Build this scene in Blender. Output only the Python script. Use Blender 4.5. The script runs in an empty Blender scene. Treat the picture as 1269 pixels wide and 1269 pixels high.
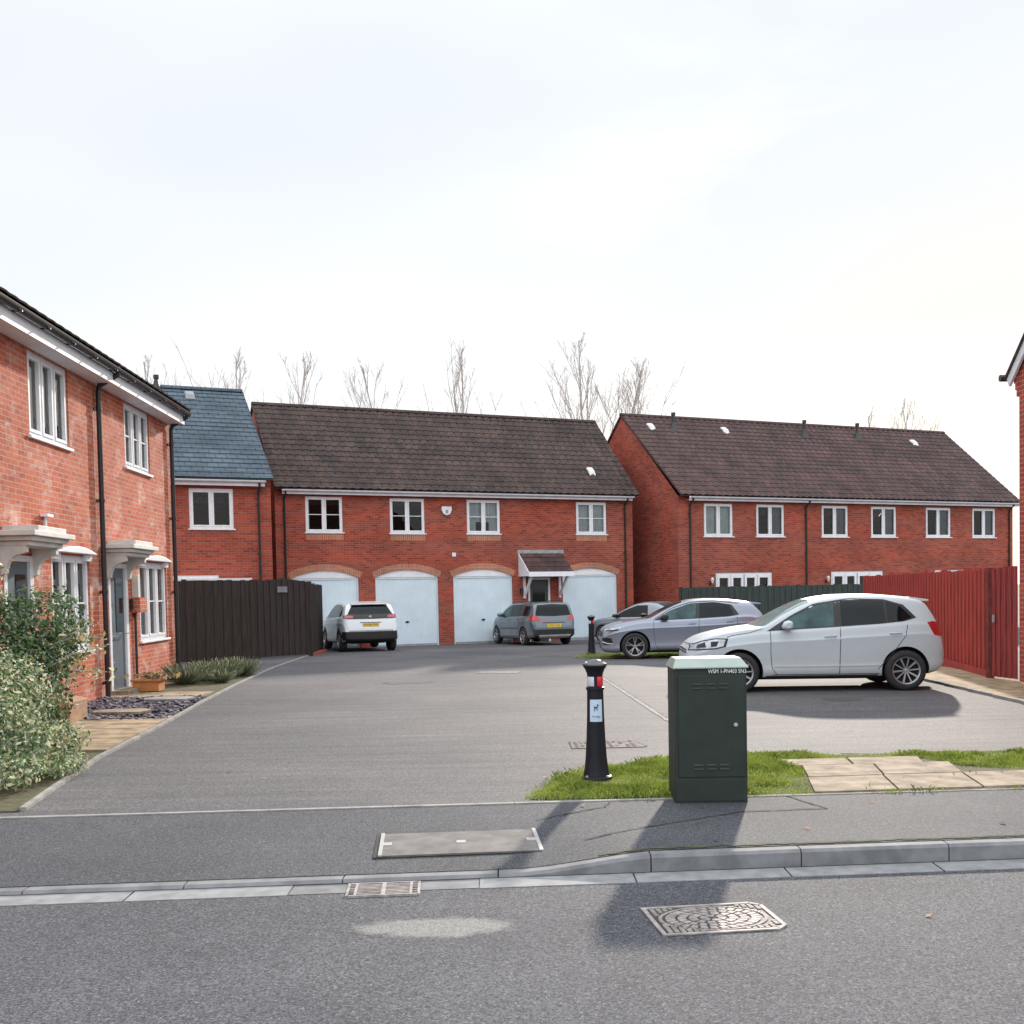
import bpy, bmesh, math, random
import numpy as np
from mathutils import Vector, Matrix
from math import sin, cos, pi, radians, sqrt, atan2
random.seed(7); rng = np.random.default_rng(7)
S = bpy.context.scene
COL = S.collection

# ------------------------------------------------------------------ camera
F_PX, PIT, ROLL, CY = 1349.35, -0.03889, -0.0192, 785.64
Fv = Vector((0, cos(PIT), sin(PIT))); Uv = Vector((0, -sin(PIT), cos(PIT))); Rv = Vector((1, 0, 0))
R2 = cos(ROLL)*Rv + sin(ROLL)*Uv; U2 = -sin(ROLL)*Rv + cos(ROLL)*Uv
cd = bpy.data.cameras.new('camera'); cam = bpy.data.objects.new('camera', cd); COL.objects.link(cam)
M = Matrix((R2, U2, -Fv)).transposed().to_4x4(); M.translation = Vector((0, 0, 1.6)); cam.matrix_world = M
cd.sensor_width = 36; cd.sensor_fit = 'HORIZONTAL'; cd.lens = F_PX/1269*36
cd.shift_y = (CY-634.5)/1269; cd.clip_start = .05; cd.clip_end = 3000
S.camera = cam

# ------------------------------------------------------------------ light
SUN_EL, SUN_AZ = radians(20.5), radians(15.5)
w = bpy.data.worlds.new('World'); S.world = w; w.use_nodes = True
nt = w.node_tree; nt.nodes.clear()
def N(nt, t, **k):
    n = nt.nodes.new(t)
    for a, b in k.items(): setattr(n, a, b)
    return n
out = N(nt, 'ShaderNodeOutputWorld'); bg = N(nt, 'ShaderNodeBackground'); bg.inputs[1].default_value = .115
sky = N(nt, 'ShaderNodeTexSky', sky_type='NISHITA', sun_disc=False, sun_elevation=SUN_EL, sun_rotation=SUN_AZ)
sky.air_density = 1.0; sky.dust_density = .6
tc = N(nt, 'ShaderNodeTexCoord'); mp = N(nt, 'ShaderNodeMapping'); mp.inputs[3].default_value = (1, 1, 3.2)
n1 = N(nt, 'ShaderNodeTexNoise'); n1.inputs['Scale'].default_value = 1.3; n1.inputs['Detail'].default_value = 6; n1.inputs['Roughness'].default_value = .55
cr = N(nt, 'ShaderNodeValToRGB'); cr.color_ramp.elements[0].position = .34; cr.color_ramp.elements[1].position = .52
cr.color_ramp.elements[0].color = (.86, .86, .86, 1)
# thin high cloud: denser with height, thinner near the horizon
sep = N(nt, 'ShaderNodeSeparateXYZ'); mr = N(nt, 'ShaderNodeMapRange'); mr.inputs[1].default_value = .05; mr.inputs[2].default_value = .22
mr.inputs[3].default_value = .72; mr.inputs[4].default_value = 1.0
mul = N(nt, 'ShaderNodeMath', operation='MULTIPLY')
mx = N(nt, 'ShaderNodeMix', data_type='RGBA'); 
n2 = N(nt, 'ShaderNodeTexNoise'); n2.inputs['Scale'].default_value = .9; n2.inputs['Detail'].default_value = 3
cc = N(nt, 'ShaderNodeValToRGB'); cc.color_ramp.elements[0].position = .35; cc.color_ramp.elements[1].position = .65
cc.color_ramp.elements[0].color = (5.15, 5.5, 5.85, 1); cc.color_ramp.elements[1].color = (6.15, 6.2, 6.25, 1)
L = nt.links.new
L(tc.outputs['Generated'], mp.inputs[0]); L(mp.outputs[0], n1.inputs[0]); L(mp.outputs[0], n2.inputs[0])
L(n1.outputs[0], cr.inputs[0]); L(tc.outputs['Generated'], sep.inputs[0]); L(sep.outputs[2], mr.inputs[0])
L(cr.outputs[0], mul.inputs[0]); L(mr.outputs[0], mul.inputs[1]); L(mul.outputs[0], mx.inputs[0])
L(sky.outputs[0], mx.inputs[6]); L(n2.outputs[0], cc.inputs[0])
mz = N(nt, 'ShaderNodeMapRange', interpolation_type='SMOOTHSTEP'); mz.inputs[1].default_value = .42; mz.inputs[2].default_value = .85; mz.inputs[3].default_value = 0; mz.inputs[4].default_value = .8
my = N(nt, 'ShaderNodeMapRange', interpolation_type='SMOOTHSTEP'); my.inputs[1].default_value = .25; my.inputs[2].default_value = -.6; my.inputs[3].default_value = 1; my.inputs[4].default_value = 1.7  # unseen sky behind the camera brightened to light the facades
L(sep.outputs[2], mz.inputs[0]); L(sep.outputs[1], my.inputs[0]); ad = N(nt, 'ShaderNodeMath', operation='ADD'); L(mz.outputs[0], ad.inputs[0]); L(my.outputs[0], ad.inputs[1])
dt = N(nt, 'ShaderNodeVectorMath', operation='DOT_PRODUCT'); dt.inputs[1].default_value = Vector((.40, .90, .08)).normalized(); L(tc.outputs['Generated'], dt.inputs[0])
gw = N(nt, 'ShaderNodeMapRange', interpolation_type='SMOOTHSTEP'); gw.inputs[1].default_value = .955; gw.inputs[2].default_value = 1.0; gw.inputs[3].default_value = 0; gw.inputs[4].default_value = .6; L(dt.outputs['Value'], gw.inputs[0])
cg = N(nt, 'ShaderNodeMix', data_type='RGBA'); cg.inputs[7].default_value = (6.1, 5.8, 5.2, 1); L(gw.outputs[0], cg.inputs[0]); L(cc.outputs[0], cg.inputs[6])
vm = N(nt, 'ShaderNodeVectorMath', operation='SCALE'); L(cg.outputs[2], vm.inputs[0]); L(ad.outputs[0], vm.inputs[3]); L(vm.outputs[0], mx.inputs[7])
L(mx.outputs[2], bg.inputs[0]); L(bg.outputs[0], out.inputs[0])
sl = bpy.data.lights.new('sun', 'SUN'); sl.energy = 3.4; sl.angle = radians(1.6); sl.color = (1, .89, .77)
so = bpy.data.objects.new('sun', sl); COL.objects.link(so)
so.rotation_euler = Vector((sin(SUN_AZ)*cos(SUN_EL), cos(SUN_AZ)*cos(SUN_EL), sin(SUN_EL))).to_track_quat('Z', 'Y').to_euler()
so.location = (5, 20, 30)
S.view_settings.view_transform = 'Standard'; S.view_settings.look = 'None'; S.view_settings.gamma = 1
S.view_settings.exposure = .55
S.cycles.max_bounces = 7; S.cycles.transparent_max_bounces = 12; S.cycles.use_denoising = True

# ------------------------------------------------------------------ materials
def newmat(name):
    m = bpy.data.materials.new(name); m.use_nodes = True
    return m, m.node_tree, m.node_tree.nodes['Principled BSDF']
def mixrgb(nt, a, b, fac, mode='MIX'):
    n = N(nt, 'ShaderNodeMix', data_type='RGBA', blend_type=mode)
    for s, v in ((6, a), (7, b), (0, fac)):
        if hasattr(v, 'is_output') or isinstance(v, bpy.types.NodeSocket): nt.links.new(v, n.inputs[s])
        else: n.inputs[s].default_value = (*v, 1) if isinstance(v, (tuple, list)) and len(v) == 3 else v
    return n.outputs[2]
def noise(nt, vec, scale, detail=3, rough=.55, out=0):
    n = N(nt, 'ShaderNodeTexNoise'); n.inputs['Scale'].default_value = scale; n.inputs['Detail'].default_value = detail
    n.inputs['Roughness'].default_value = rough
    if vec is not None: nt.links.new(vec, n.inputs[0])
    return n.outputs[out]
def ramp(nt, v, p0, p1, c0=0., c1=1.):
    n = N(nt, 'ShaderNodeMapRange'); n.inputs[1].default_value = p0; n.inputs[2].default_value = p1
    n.inputs[3].default_value = c0; n.inputs[4].default_value = c1; nt.links.new(v, n.inputs[0]); return n.outputs[0]
def bump(nt, bs, h, strength=.3, dist=.01):
    b = N(nt, 'ShaderNodeBump'); b.inputs['Strength'].default_value = strength; b.inputs['Distance'].default_value = dist
    nt.links.new(h, b.inputs['Height']); nt.links.new(b.outputs[0], bs.inputs['Normal'])
def mapping(nt, src, sc=(1, 1, 1), rot=(0, 0, 0)):
    m = N(nt, 'ShaderNodeMapping'); m.inputs[3].default_value = sc; m.inputs[2].default_value = rot
    nt.links.new(src, m.inputs[0]); return m.outputs[0]
def mat(name, col, rough=.6, spec=.5, metal=0, var=.15, scale=6, col2=None, bmp=0, bscale=60, coat=0, sc=(1, 1, 1), alpha=None):
    m, nt, bs = newmat(name)
    c = N(nt, 'ShaderNodeTexCoord').outputs['Object']
    v = mapping(nt, c, sc)
    a = tuple(x*(1-var) for x in col); b = col2 or tuple(min(1, x*(1+var)) for x in col)
    f = ramp(nt, noise(nt, v, scale, 5), .35, .65)
    nt.links.new(mixrgb(nt, a, b, f), bs.inputs['Base Color'])
    bs.inputs['Roughness'].default_value = rough; bs.inputs['Specular IOR Level'].default_value = spec
    bs.inputs['Metallic'].default_value = metal; bs.inputs['Coat Weight'].default_value = coat
    if bmp: bump(nt, bs, noise(nt, v, bscale, 4), bmp, .01)
    return m
def brickmat(name, c1, c2, mortar, stain=None, stainamt=.5, bw=.225, bh=.075, ms=.009, soldier=False, dark=.35):
    m, nt, bs = newmat(name)
    uv = N(nt, 'ShaderNodeUVMap').outputs[0]
    v = mapping(nt, uv, (1, 1, 1), (0, 0, pi/2)) if soldier else uv
    def bt(seedoff, a, b, mo):
        t = N(nt, 'ShaderNodeTexBrick'); t.offset = .5 if not soldier else 0
        t.inputs['Scale'].default_value = 1; t.inputs['Brick Width'].default_value = bw; t.inputs['Row Height'].default_value = bh
        t.inputs['Mortar Size'].default_value = ms; t.inputs['Mortar Smooth'].default_value = .3; t.inputs['Bias'].default_value = seedoff
        t.inputs['Color1'].default_value = (*a, 1); t.inputs['Color2'].default_value = (*b, 1); t.inputs['Mortar'].default_value = (*mo, 1)
        nt.links.new(v, t.inputs['Vector']); return t
    t = bt(-.1, c1, c2, mortar)
    # occasional dark over-burnt bricks
    d = bt(-.78, (1, 1, 1), (dark, dark*.9, dark*1.1), (1, 1, 1))
    col = mixrgb(nt, t.outputs['Color'], d.outputs['Color'], .75, 'MULTIPLY')
    big = ramp(nt, noise(nt, mapping(nt, uv, (.5, .8, 1)), 1.3, 4), .3, .7, .8, 1.14)
    g = N(nt, 'ShaderNodeCombineColor'); [nt.links.new(big, g.inputs[i]) for i in range(3)]
    col = mixrgb(nt, col, g.outputs[0], 1., 'MULTIPLY')
    fine = ramp(nt, noise(nt, uv, 45, 3), .3, .7, .82, 1.15)
    g2 = N(nt, 'ShaderNodeCombineColor'); [nt.links.new(fine, g2.inputs[i]) for i in range(3)]
    col = mixrgb(nt, col, g2.outputs[0], 1., 'MULTIPLY')
    if stain:
        sf = ramp(nt, noise(nt, mapping(nt, uv, (1.1, 1.6, 1)), 1.5, 6, .7), .50, .66, 0, stainamt)
        pb = bt(-.2, (.15, .15, .15), (1, 1, 1), (.4, .4, .4))
        mm = N(nt, 'ShaderNodeMath', operation='MULTIPLY'); nt.links.new(sf, mm.inputs[0]); nt.links.new(pb.outputs['Color'], mm.inputs[1])
        col = mixrgb(nt, col, stain, mm.outputs[0])
    nt.links.new(col, bs.inputs['Base Color']); bs.inputs['Roughness'].default_value = .85; bs.inputs['Specular IOR Level'].default_value = .25
    inv = N(nt, 'ShaderNodeMath', operation='SUBTRACT'); inv.inputs[0].default_value = 1; nt.links.new(t.outputs['Fac'], inv.inputs[1])
    add = N(nt, 'ShaderNodeMath', operation='MULTIPLY_ADD'); nt.links.new(noise(nt, uv, 70, 3), add.inputs[0]); add.inputs[1].default_value = .5; nt.links.new(inv.outputs[0], add.inputs[2])
    bump(nt, bs, add.outputs[0], .6, .006)
    return m
def tilemat(name, c1, c2, bw, bh, mortar, ms, lichen=None):
    m, nt, bs = newmat(name)
    uv = N(nt, 'ShaderNodeUVMap').outputs[0]
    t = N(nt, 'ShaderNodeTexBrick'); t.offset = .5
    for k, v_ in (('Scale', 1), ('Brick Width', bw), ('Row Height', bh), ('Mortar Size', ms), ('Bias', 0)): t.inputs[k].default_value = v_
    t.inputs['Color1'].default_value = (*c1, 1); t.inputs['Color2'].default_value = (*c2, 1); t.inputs['Mortar'].default_value = (*mortar, 1)
    nt.links.new(uv, t.inputs['Vector'])
    col = t.outputs['Color']
    f = ramp(nt, noise(nt, uv, .8, 5), .35, .65, .75, 1.25); g = N(nt, 'ShaderNodeCombineColor'); [nt.links.new(f, g.inputs[i]) for i in range(3)]
    col = mixrgb(nt, col, g.outputs[0], 1., 'MULTIPLY')
    if lichen: col = mixrgb(nt, col, lichen, ramp(nt, noise(nt, uv, 3.2, 8, .75), .55, .75, 0, .7))
    f = ramp(nt, noise(nt, uv, 30, 3), .3, .7, .75, 1.2); g = N(nt, 'ShaderNodeCombineColor'); [nt.links.new(f, g.inputs[i]) for i in range(3)]
    col = mixrgb(nt, col, g.outputs[0], 1., 'MULTIPLY')
    nt.links.new(col, bs.inputs['Base Color']); bs.inputs['Roughness'].default_value = .75; bs.inputs['Specular IOR Level'].default_value = .3
    bump(nt, bs, noise(nt, uv, 50, 3), .3, .005)
    return m
def groundmat(name, c1, c2, speck, grain=120, streak=0., patch=None, bstr=.5, rough=.85, speckamt=.5, big=.8, coords='Object'):
    m, nt, bs = newmat(name)
    c = N(nt, 'ShaderNodeTexCoord').outputs[coords]
    f = ramp(nt, noise(nt, c, big, 6, .6), .35, .65)
    col = mixrgb(nt, c1, c2, f)
    vo = N(nt, 'ShaderNodeTexVoronoi'); vo.inputs['Scale'].default_value = grain; nt.links.new(c, vo.inputs[0])
    gs = N(nt, 'ShaderNodeSeparateColor'); nt.links.new(vo.outputs['Color'], gs.inputs[0])
    gf = ramp(nt, gs.outputs[0], 0, 1, .35, 1.65); g = N(nt, 'ShaderNodeCombineColor'); [nt.links.new(gf, g.inputs[i]) for i in range(3)]
    col = mixrgb(nt, col, g.outputs[0], 1., 'MULTIPLY')
    col = mixrgb(nt, col, speck, ramp(nt, gs.outputs[1], .9, .97, 0, speckamt))
    nz = noise(nt, c, grain*.35, 3)
    f2 = ramp(nt, nz, .3, .7, .8, 1.2); g = N(nt, 'ShaderNodeCombineColor'); [nt.links.new(f2, g.inputs[i]) for i in range(3)]
    col = mixrgb(nt, col, g.outputs[0], 1., 'MULTIPLY')
    if streak:
        s = noise(nt, mapping(nt, c, (.22, 3.2, 1), (0, 0, .06)), 1.6, 7, .7)
        fs = ramp(nt, s, .3, .7, 1-streak, 1+streak); g = N(nt, 'ShaderNodeCombineColor'); [nt.links.new(fs, g.inputs[i]) for i in range(3)]
        col = mixrgb(nt, col, g.outputs[0], 1., 'MULTIPLY')
    if patch:
        (px, py, rx, ry, pc) = patch
        mp_ = N(nt, 'ShaderNodeMapping', vector_type='POINT'); mp_.inputs[1].default_value = (-px/rx, -py/ry, 0); mp_.inputs[3].default_value = (1/rx, 1/ry, 0)
        nt.links.new(c, mp_.inputs[0])
        ln = N(nt, 'ShaderNodeVectorMath', operation='LENGTH'); nt.links.new(mp_.outputs[0], ln.inputs[0])
        a = N(nt, 'ShaderNodeMath', operation='MULTIPLY_ADD'); nt.links.new(noise(nt, c, 7, 5, .7), a.inputs[0]); a.inputs[1].default_value = .9; nt.links.new(ln.outputs['Value'], a.inputs[2])
        pm = ramp(nt, a.outputs[0], 1.2, 1.5, .8, 0)
        pcol = mixrgb(nt, tuple(x*.6 for x in pc), pc, ramp(nt, gs.outputs[2], .2, .6))
        col = mixrgb(nt, col, pcol, pm)
    nt.links.new(col, bs.inputs['Base Color']); bs.inputs['Roughness'].default_value = rough; bs.inputs['Specular IOR Level'].default_value = .35
    bump(nt, bs, gs.outputs[0], bstr, .004)
    return m
def glassmat(name, tint=(.75, .8, .8), ior=1.5):
    m, nt, bs = newmat(name); nt.nodes.remove(bs)
    o = nt.nodes['Material Output']
    fr = N(nt, 'ShaderNodeFresnel'); fr.inputs[0].default_value = ior
    gl = N(nt, 'ShaderNodeBsdfGlossy'); gl.inputs['Roughness'].default_value = .015
    tr = N(nt, 'ShaderNodeBsdfTransparent'); tr.inputs[0].default_value = (*tint, 1)
    b = N(nt, 'ShaderNodeBump'); b.inputs['Strength'].default_value = .04; b.inputs['Distance'].default_value = .05
    nt.links.new(noise(nt, N(nt, 'ShaderNodeTexCoord').outputs['Object'], 1.7, 1), b.inputs['Height']); nt.links.new(b.outputs[0], gl.inputs['Normal'])
    ms = N(nt, 'ShaderNodeMixShader'); nt.links.new(fr.outputs[0], ms.inputs[0]); nt.links.new(tr.outputs[0], ms.inputs[1]); nt.links.new(gl.outputs[0], ms.inputs[2])
    nt.links.new(ms.outputs[0], o.inputs[0]); return m

def leafmat(name, col, var=.3, col2=None, tl=.4, scale=3, rough=.5):
    m, nt, bs = newmat(name); c = N(nt, 'ShaderNodeTexCoord').outputs['Object']
    a = tuple(x*(1-var) for x in col); b = col2 or tuple(min(1, x*(1+var)) for x in col)
    cl = mixrgb(nt, a, b, ramp(nt, noise(nt, c, scale, 5), .35, .65)); nt.links.new(cl, bs.inputs['Base Color']); bs.inputs['Roughness'].default_value = rough; bs.inputs['Specular IOR Level'].default_value = .35
    t = N(nt, 'ShaderNodeBsdfTranslucent'); nt.links.new(mixrgb(nt, cl, (1, 1, .35), .25, 'MULTIPLY'), t.inputs[0]); ms = N(nt, 'ShaderNodeMixShader'); ms.inputs[0].default_value = tl
    nt.links.new(bs.outputs[0], ms.inputs[1]); nt.links.new(t.outputs[0], ms.inputs[2]); nt.links.new(ms.outputs[0], nt.nodes['Material Output'].inputs[0]); return m
MT = {}
MT['brick'] = brickmat('brick_red', (.42, .082, .046), (.235, .044, .032), (.27, .145, .115))
MT['brick_l'] = brickmat('brick_orange', (.52, .122, .060), (.35, .070, .040), (.46, .27, .20), stain=(.74, .55, .48), stainamt=1.0, dark=.55)
MT['brick_d'] = brickmat('brick_right', (.44, .075, .048), (.32, .052, .038), (.42, .22, .18), dark=.6)
MT['soldier'] = brickmat('brick_soldier', (.50, .19, .11), (.40, .145, .09), (.50, .33, .24), soldier=True, dark=.85)
MT['tile'] = tilemat('roof_tile', (.082, .052, .044), (.045, .032, .030), .3, .3, (.02, .018, .02), .012, lichen=(.085, .082, .066))
MT['tile2'] = tilemat('roof_tile_purple', (.105, .055, .050), (.055, .035, .036), .3, .3, (.025, .02, .022), .012, lichen=(.085, .075, .07))
MT['slate'] = tilemat('roof_slate', (.088, .120, .150), (.066, .094, .122), .32, .24, (.03, .045, .06), .014)
MT['white'] = mat('white_upvc', (.78, .79, .82), .35, var=.05)
MT['trim'] = mat('white_trim', (.72, .73, .76), .5, var=.08, scale=3)
MT['black'] = mat('black_plastic', (.018, .018, .02), .4, var=.2)
MT['rubber'] = mat('tyre_rubber', (.022, .022, .024), .8, var=.25, scale=25)
MT['wheelwell'] = mat('dark_underside', (.012, .012, .013), .9)
MT['glass'] = glassmat('window_glass', ior=1.42); MT['glass_b'] = glassmat('window_glass_bright', ior=2.1)
MT['curtain'] = mat('curtain_cloth', (.55, .57, .58), .9, var=.1, scale=4)
MT['drape'] = mat('drape_grey', (.20, .19, .21), .9, var=.15, scale=4)
MT['sky_glare_sheet'] = mat('sky_glare_cream', (.72, .72, .66), .8, var=.04)  # cream colour imitating sky reflected in window panes
MT['garage'] = mat('garage_door_white', (.66, .77, .84), .45, var=.04, scale=2)
MT['lead'] = mat('lead_flashing', (.30, .31, .33), .6, var=.15)
MT['canopy'] = mat('canopy_stone_white', (.60, .59, .56), .7, var=.12, scale=4)
MT['door_grey'] = mat('door_slate_grey', (.10, .125, .15), .4, var=.1)
MT['door_green'] = mat('door_dark_green', (.03, .045, .04), .4, var=.2)
MT['vent'] = mat('roof_vent_pale', (.72, .70, .70), .5, var=.08)
MT['fence_brown'] = mat('fence_dark_brown', (.030, .021, .018), .85, var=.45, scale=5, sc=(9, 9, .35), bmp=.4, bscale=20)
MT['fence_green'] = mat('fence_dark_green', (.035, .05, .045), .85, var=.35, scale=5, sc=(9, 9, .4), bmp=.3, bscale=20)
MT['fence_red'] = mat('fence_red_stain', (.36, .042, .030), .8, var=.35, scale=5, sc=(9, 9, .4), bmp=.4, bscale=20)
MT['gate_red'] = mat('gate_red_brown', (.25, .036, .034), .8, var=.4, scale=5, sc=(9, 9, .4), bmp=.4, bscale=20)
MT['timber'] = mat('timber_sleeper', (.34, .20, .12), .85, var=.25, scale=9, bmp=.3)
MT['timber_dark'] = mat('timber_dark', (.05, .022, .016), .8, var=.3)
MT['timber_red'] = mat('post_dark_red', (.16, .032, .026), .8, var=.3)
MT['terracotta'] = mat('terracotta', (.50, .20, .07), .7, var=.15)
MT['concrete'] = mat('concrete_kerb', (.165, .168, .178), .85, var=.22, scale=7, bmp=.25, bscale=120)
MT['concrete_l'] = mat('concrete_channel', (.22, .225, .235), .85, var=.18, scale=9, bmp=.2, bscale=120)
MT['edging'] = mat('edging_concrete', (.25, .24, .23), .9, var=.25, scale=5, bmp=.3, bscale=90)
MT['slab'] = mat('paving_slab_buff', (.19, .155, .105), .9, var=.25, scale=5, bmp=.5, bscale=80, col2=(.34, .27, .20))
MT['slab_moss'] = mat('paving_slab_mossy', (.26, .20, .12), .9, var=.3, scale=4, bmp=.3, bscale=80, col2=(.40, .30, .19))
MT['slate_chip'] = mat('slate_chipping', (.12, .105, .135), .6, var=.45, scale=9)
MT['soil'] = mat('soil', (.07, .065, .03), .95, var=.35, scale=14, bmp=.6, bscale=50)
MT['dirt'] = mat('joint_dirt', (.030, .028, .026), .95, var=.3)
MT['moss'] = mat('moss_joint', (.06, .065, .03), .95, var=.3)
MT['cast'] = mat('cast_iron_worn', (.30, .27, .26), .7, spec=.35, metal=.1, var=.3, scale=14, bmp=.15)
MT['cast_b'] = mat('cast_iron_dull', (.15, .135, .13), .85, spec=.2, var=.3, scale=14)
MT['cast_dark'] = mat('cast_iron_recess', (.03, .028, .028), .7, var=.3)
MT['cover_fill'] = mat('cover_concrete_fill', (.13, .125, .125), .9, var=.2, scale=6, bmp=.3, bscale=120, col2=(.18, .165, .16))
MT['steel'] = mat('galvanised_steel', (.36, .36, .36), .5, metal=.3, var=.1)
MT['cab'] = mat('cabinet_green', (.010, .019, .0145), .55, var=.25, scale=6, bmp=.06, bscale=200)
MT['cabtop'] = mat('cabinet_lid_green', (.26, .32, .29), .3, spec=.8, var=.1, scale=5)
MT['bollard'] = mat('bollard_black', (.010, .010, .015), .5, spec=.3, var=.2, bmp=.1, bscale=120)
MT['bolltop'] = mat('bollard_cap_rim', (.03, .03, .035), .18, spec=1, var=.1)
MT['refl_w'] = mat('reflector_white', (.55, .57, .66), .3, var=.05)
MT['refl_r'] = mat('reflector_red', (.65, .02, .035), .3, var=.05)
MT['sign'] = mat('sign_pale_blue', (.50, .62, .80), .4, var=.03)
MT['ink'] = mat('ink_black', (.015, .015, .02), .5)
MT['letter'] = mat('lettering_white', (.72, .76, .75), .5, var=.02)
MT['plate_y'] = mat('plate_yellow', (.75, .52, .06), .4, var=.03)
MT['plate_w'] = mat('plate_white', (.7, .7, .7), .4, var=.03)
MT['bark'] = mat('bare_bark', (.40, .355, .33), .9, var=.2)
MT['leaf_g'] = leafmat('leaf_green', (.075, .15, .05), var=.35)
MT['leaf_d'] = leafmat('leaf_dark_green', (.028, .062, .028), var=.35)
MT['leaf_v'] = leafmat('leaf_grey_green', (.23, .30, .20), var=.3)
MT['leaf_c'] = leafmat('leaf_cream', (.66, .66, .45), var=.2)
MT['leaf_y'] = leafmat('leaf_tan', (.42, .30, .15), var=.3)
MT['leaf_l'] = mat('leaf_lavender', (.17, .20, .13), .7, var=.3, scale=3)
MT['grass'] = leafmat('grass_blade', (.19, .31, .05), .35, col2=(.36, .46, .09), scale=4)
MT['grass_y'] = leafmat('grass_blade_pale', (.42, .45, .14), .3)
MT['leafdry'] = mat('dry_leaf', (.30, .15, .07), .8, var=.3)
MT['lamp_red'] = mat('lamp_lens_red', (.42, .012, .018), .15, spec=.8, var=.15, coat=.5)
MT['lamp_clear'] = mat('lamp_lens_clear', (.40, .45, .50), .08, spec=1, var=.35, scale=14, coat=1)
MT['carglass'] = mat('car_glass', (.006, .009, .011), .03, spec=.28, var=.3, scale=3)
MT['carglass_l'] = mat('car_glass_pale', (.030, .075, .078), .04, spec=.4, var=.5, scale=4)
MT['windscreen'] = mat('windscreen_sky_tint', (.16, .24, .24), .12, spec=.4, var=.2, scale=3)  # pale base colour puts the reflected sky into the glass
MT['chrome'] = mat('chrome', (.7, .7, .72), .12, metal=1, var=.02)
MT['rim'] = mat('alloy_rim', (.36, .36, .38), .3, metal=.7, var=.1)
MT['seam'] = mat('panel_gap', (.03, .03, .035), .8)
def carpaint(name, col, metal=.3, rough=.3, dirt=(.25, .22, .19), coat=.7):
    m, nt, bs = newmat(name)
    tc_ = N(nt, 'ShaderNodeTexCoord'); c = tc_.outputs['Object']
    sp = N(nt, 'ShaderNodeSeparateXYZ'); nt.links.new(c, sp.inputs[0])
    a = N(nt, 'ShaderNodeMath', operation='MULTIPLY_ADD'); nt.links.new(noise(nt, c, 3, 6, .65), a.inputs[0]); a.inputs[1].default_value = .5; nt.links.new(sp.outputs[2], a.inputs[2])
    f = ramp(nt, a.outputs[0], .45, .95, .5, 0)
    nt.links.new(mixrgb(nt, col, dirt, f), bs.inputs['Base Color'])
    bs.inputs['Metallic'].default_value = metal; nt.links.new(ramp(nt, a.outputs[0], .4, .95, .6, rough), bs.inputs['Roughness'])
    bs.inputs['Coat Weight'].default_value = coat; bs.inputs['Coat Roughness'].default_value = .04
    return m
MT['road'] = groundmat('road_asphalt', (.055, .058, .070), (.076, .079, .092), (.26, .26, .27), 120, patch=(-.42, 5.48, .42, .17, (.27, .27, .26)), bstr=.9, speckamt=.45, rough=.85)
MT['footway'] = groundmat('footway_asphalt', (.044, .048, .058), (.064, .068, .079), (.30, .30, .30), 150, bstr=.5, speckamt=.35)
MT['carpark'] = groundmat('carpark_asphalt', (.062, .064, .074), (.106, .103, .108), (.24, .22, .21), 110, streak=.26, bstr=.5, speckamt=.25, big=.28, rough=.81)
MT['field'] = groundmat('outer_ground', (.08, .09, .05), (.11, .11, .07), (.15, .15, .1), 5)

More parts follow.
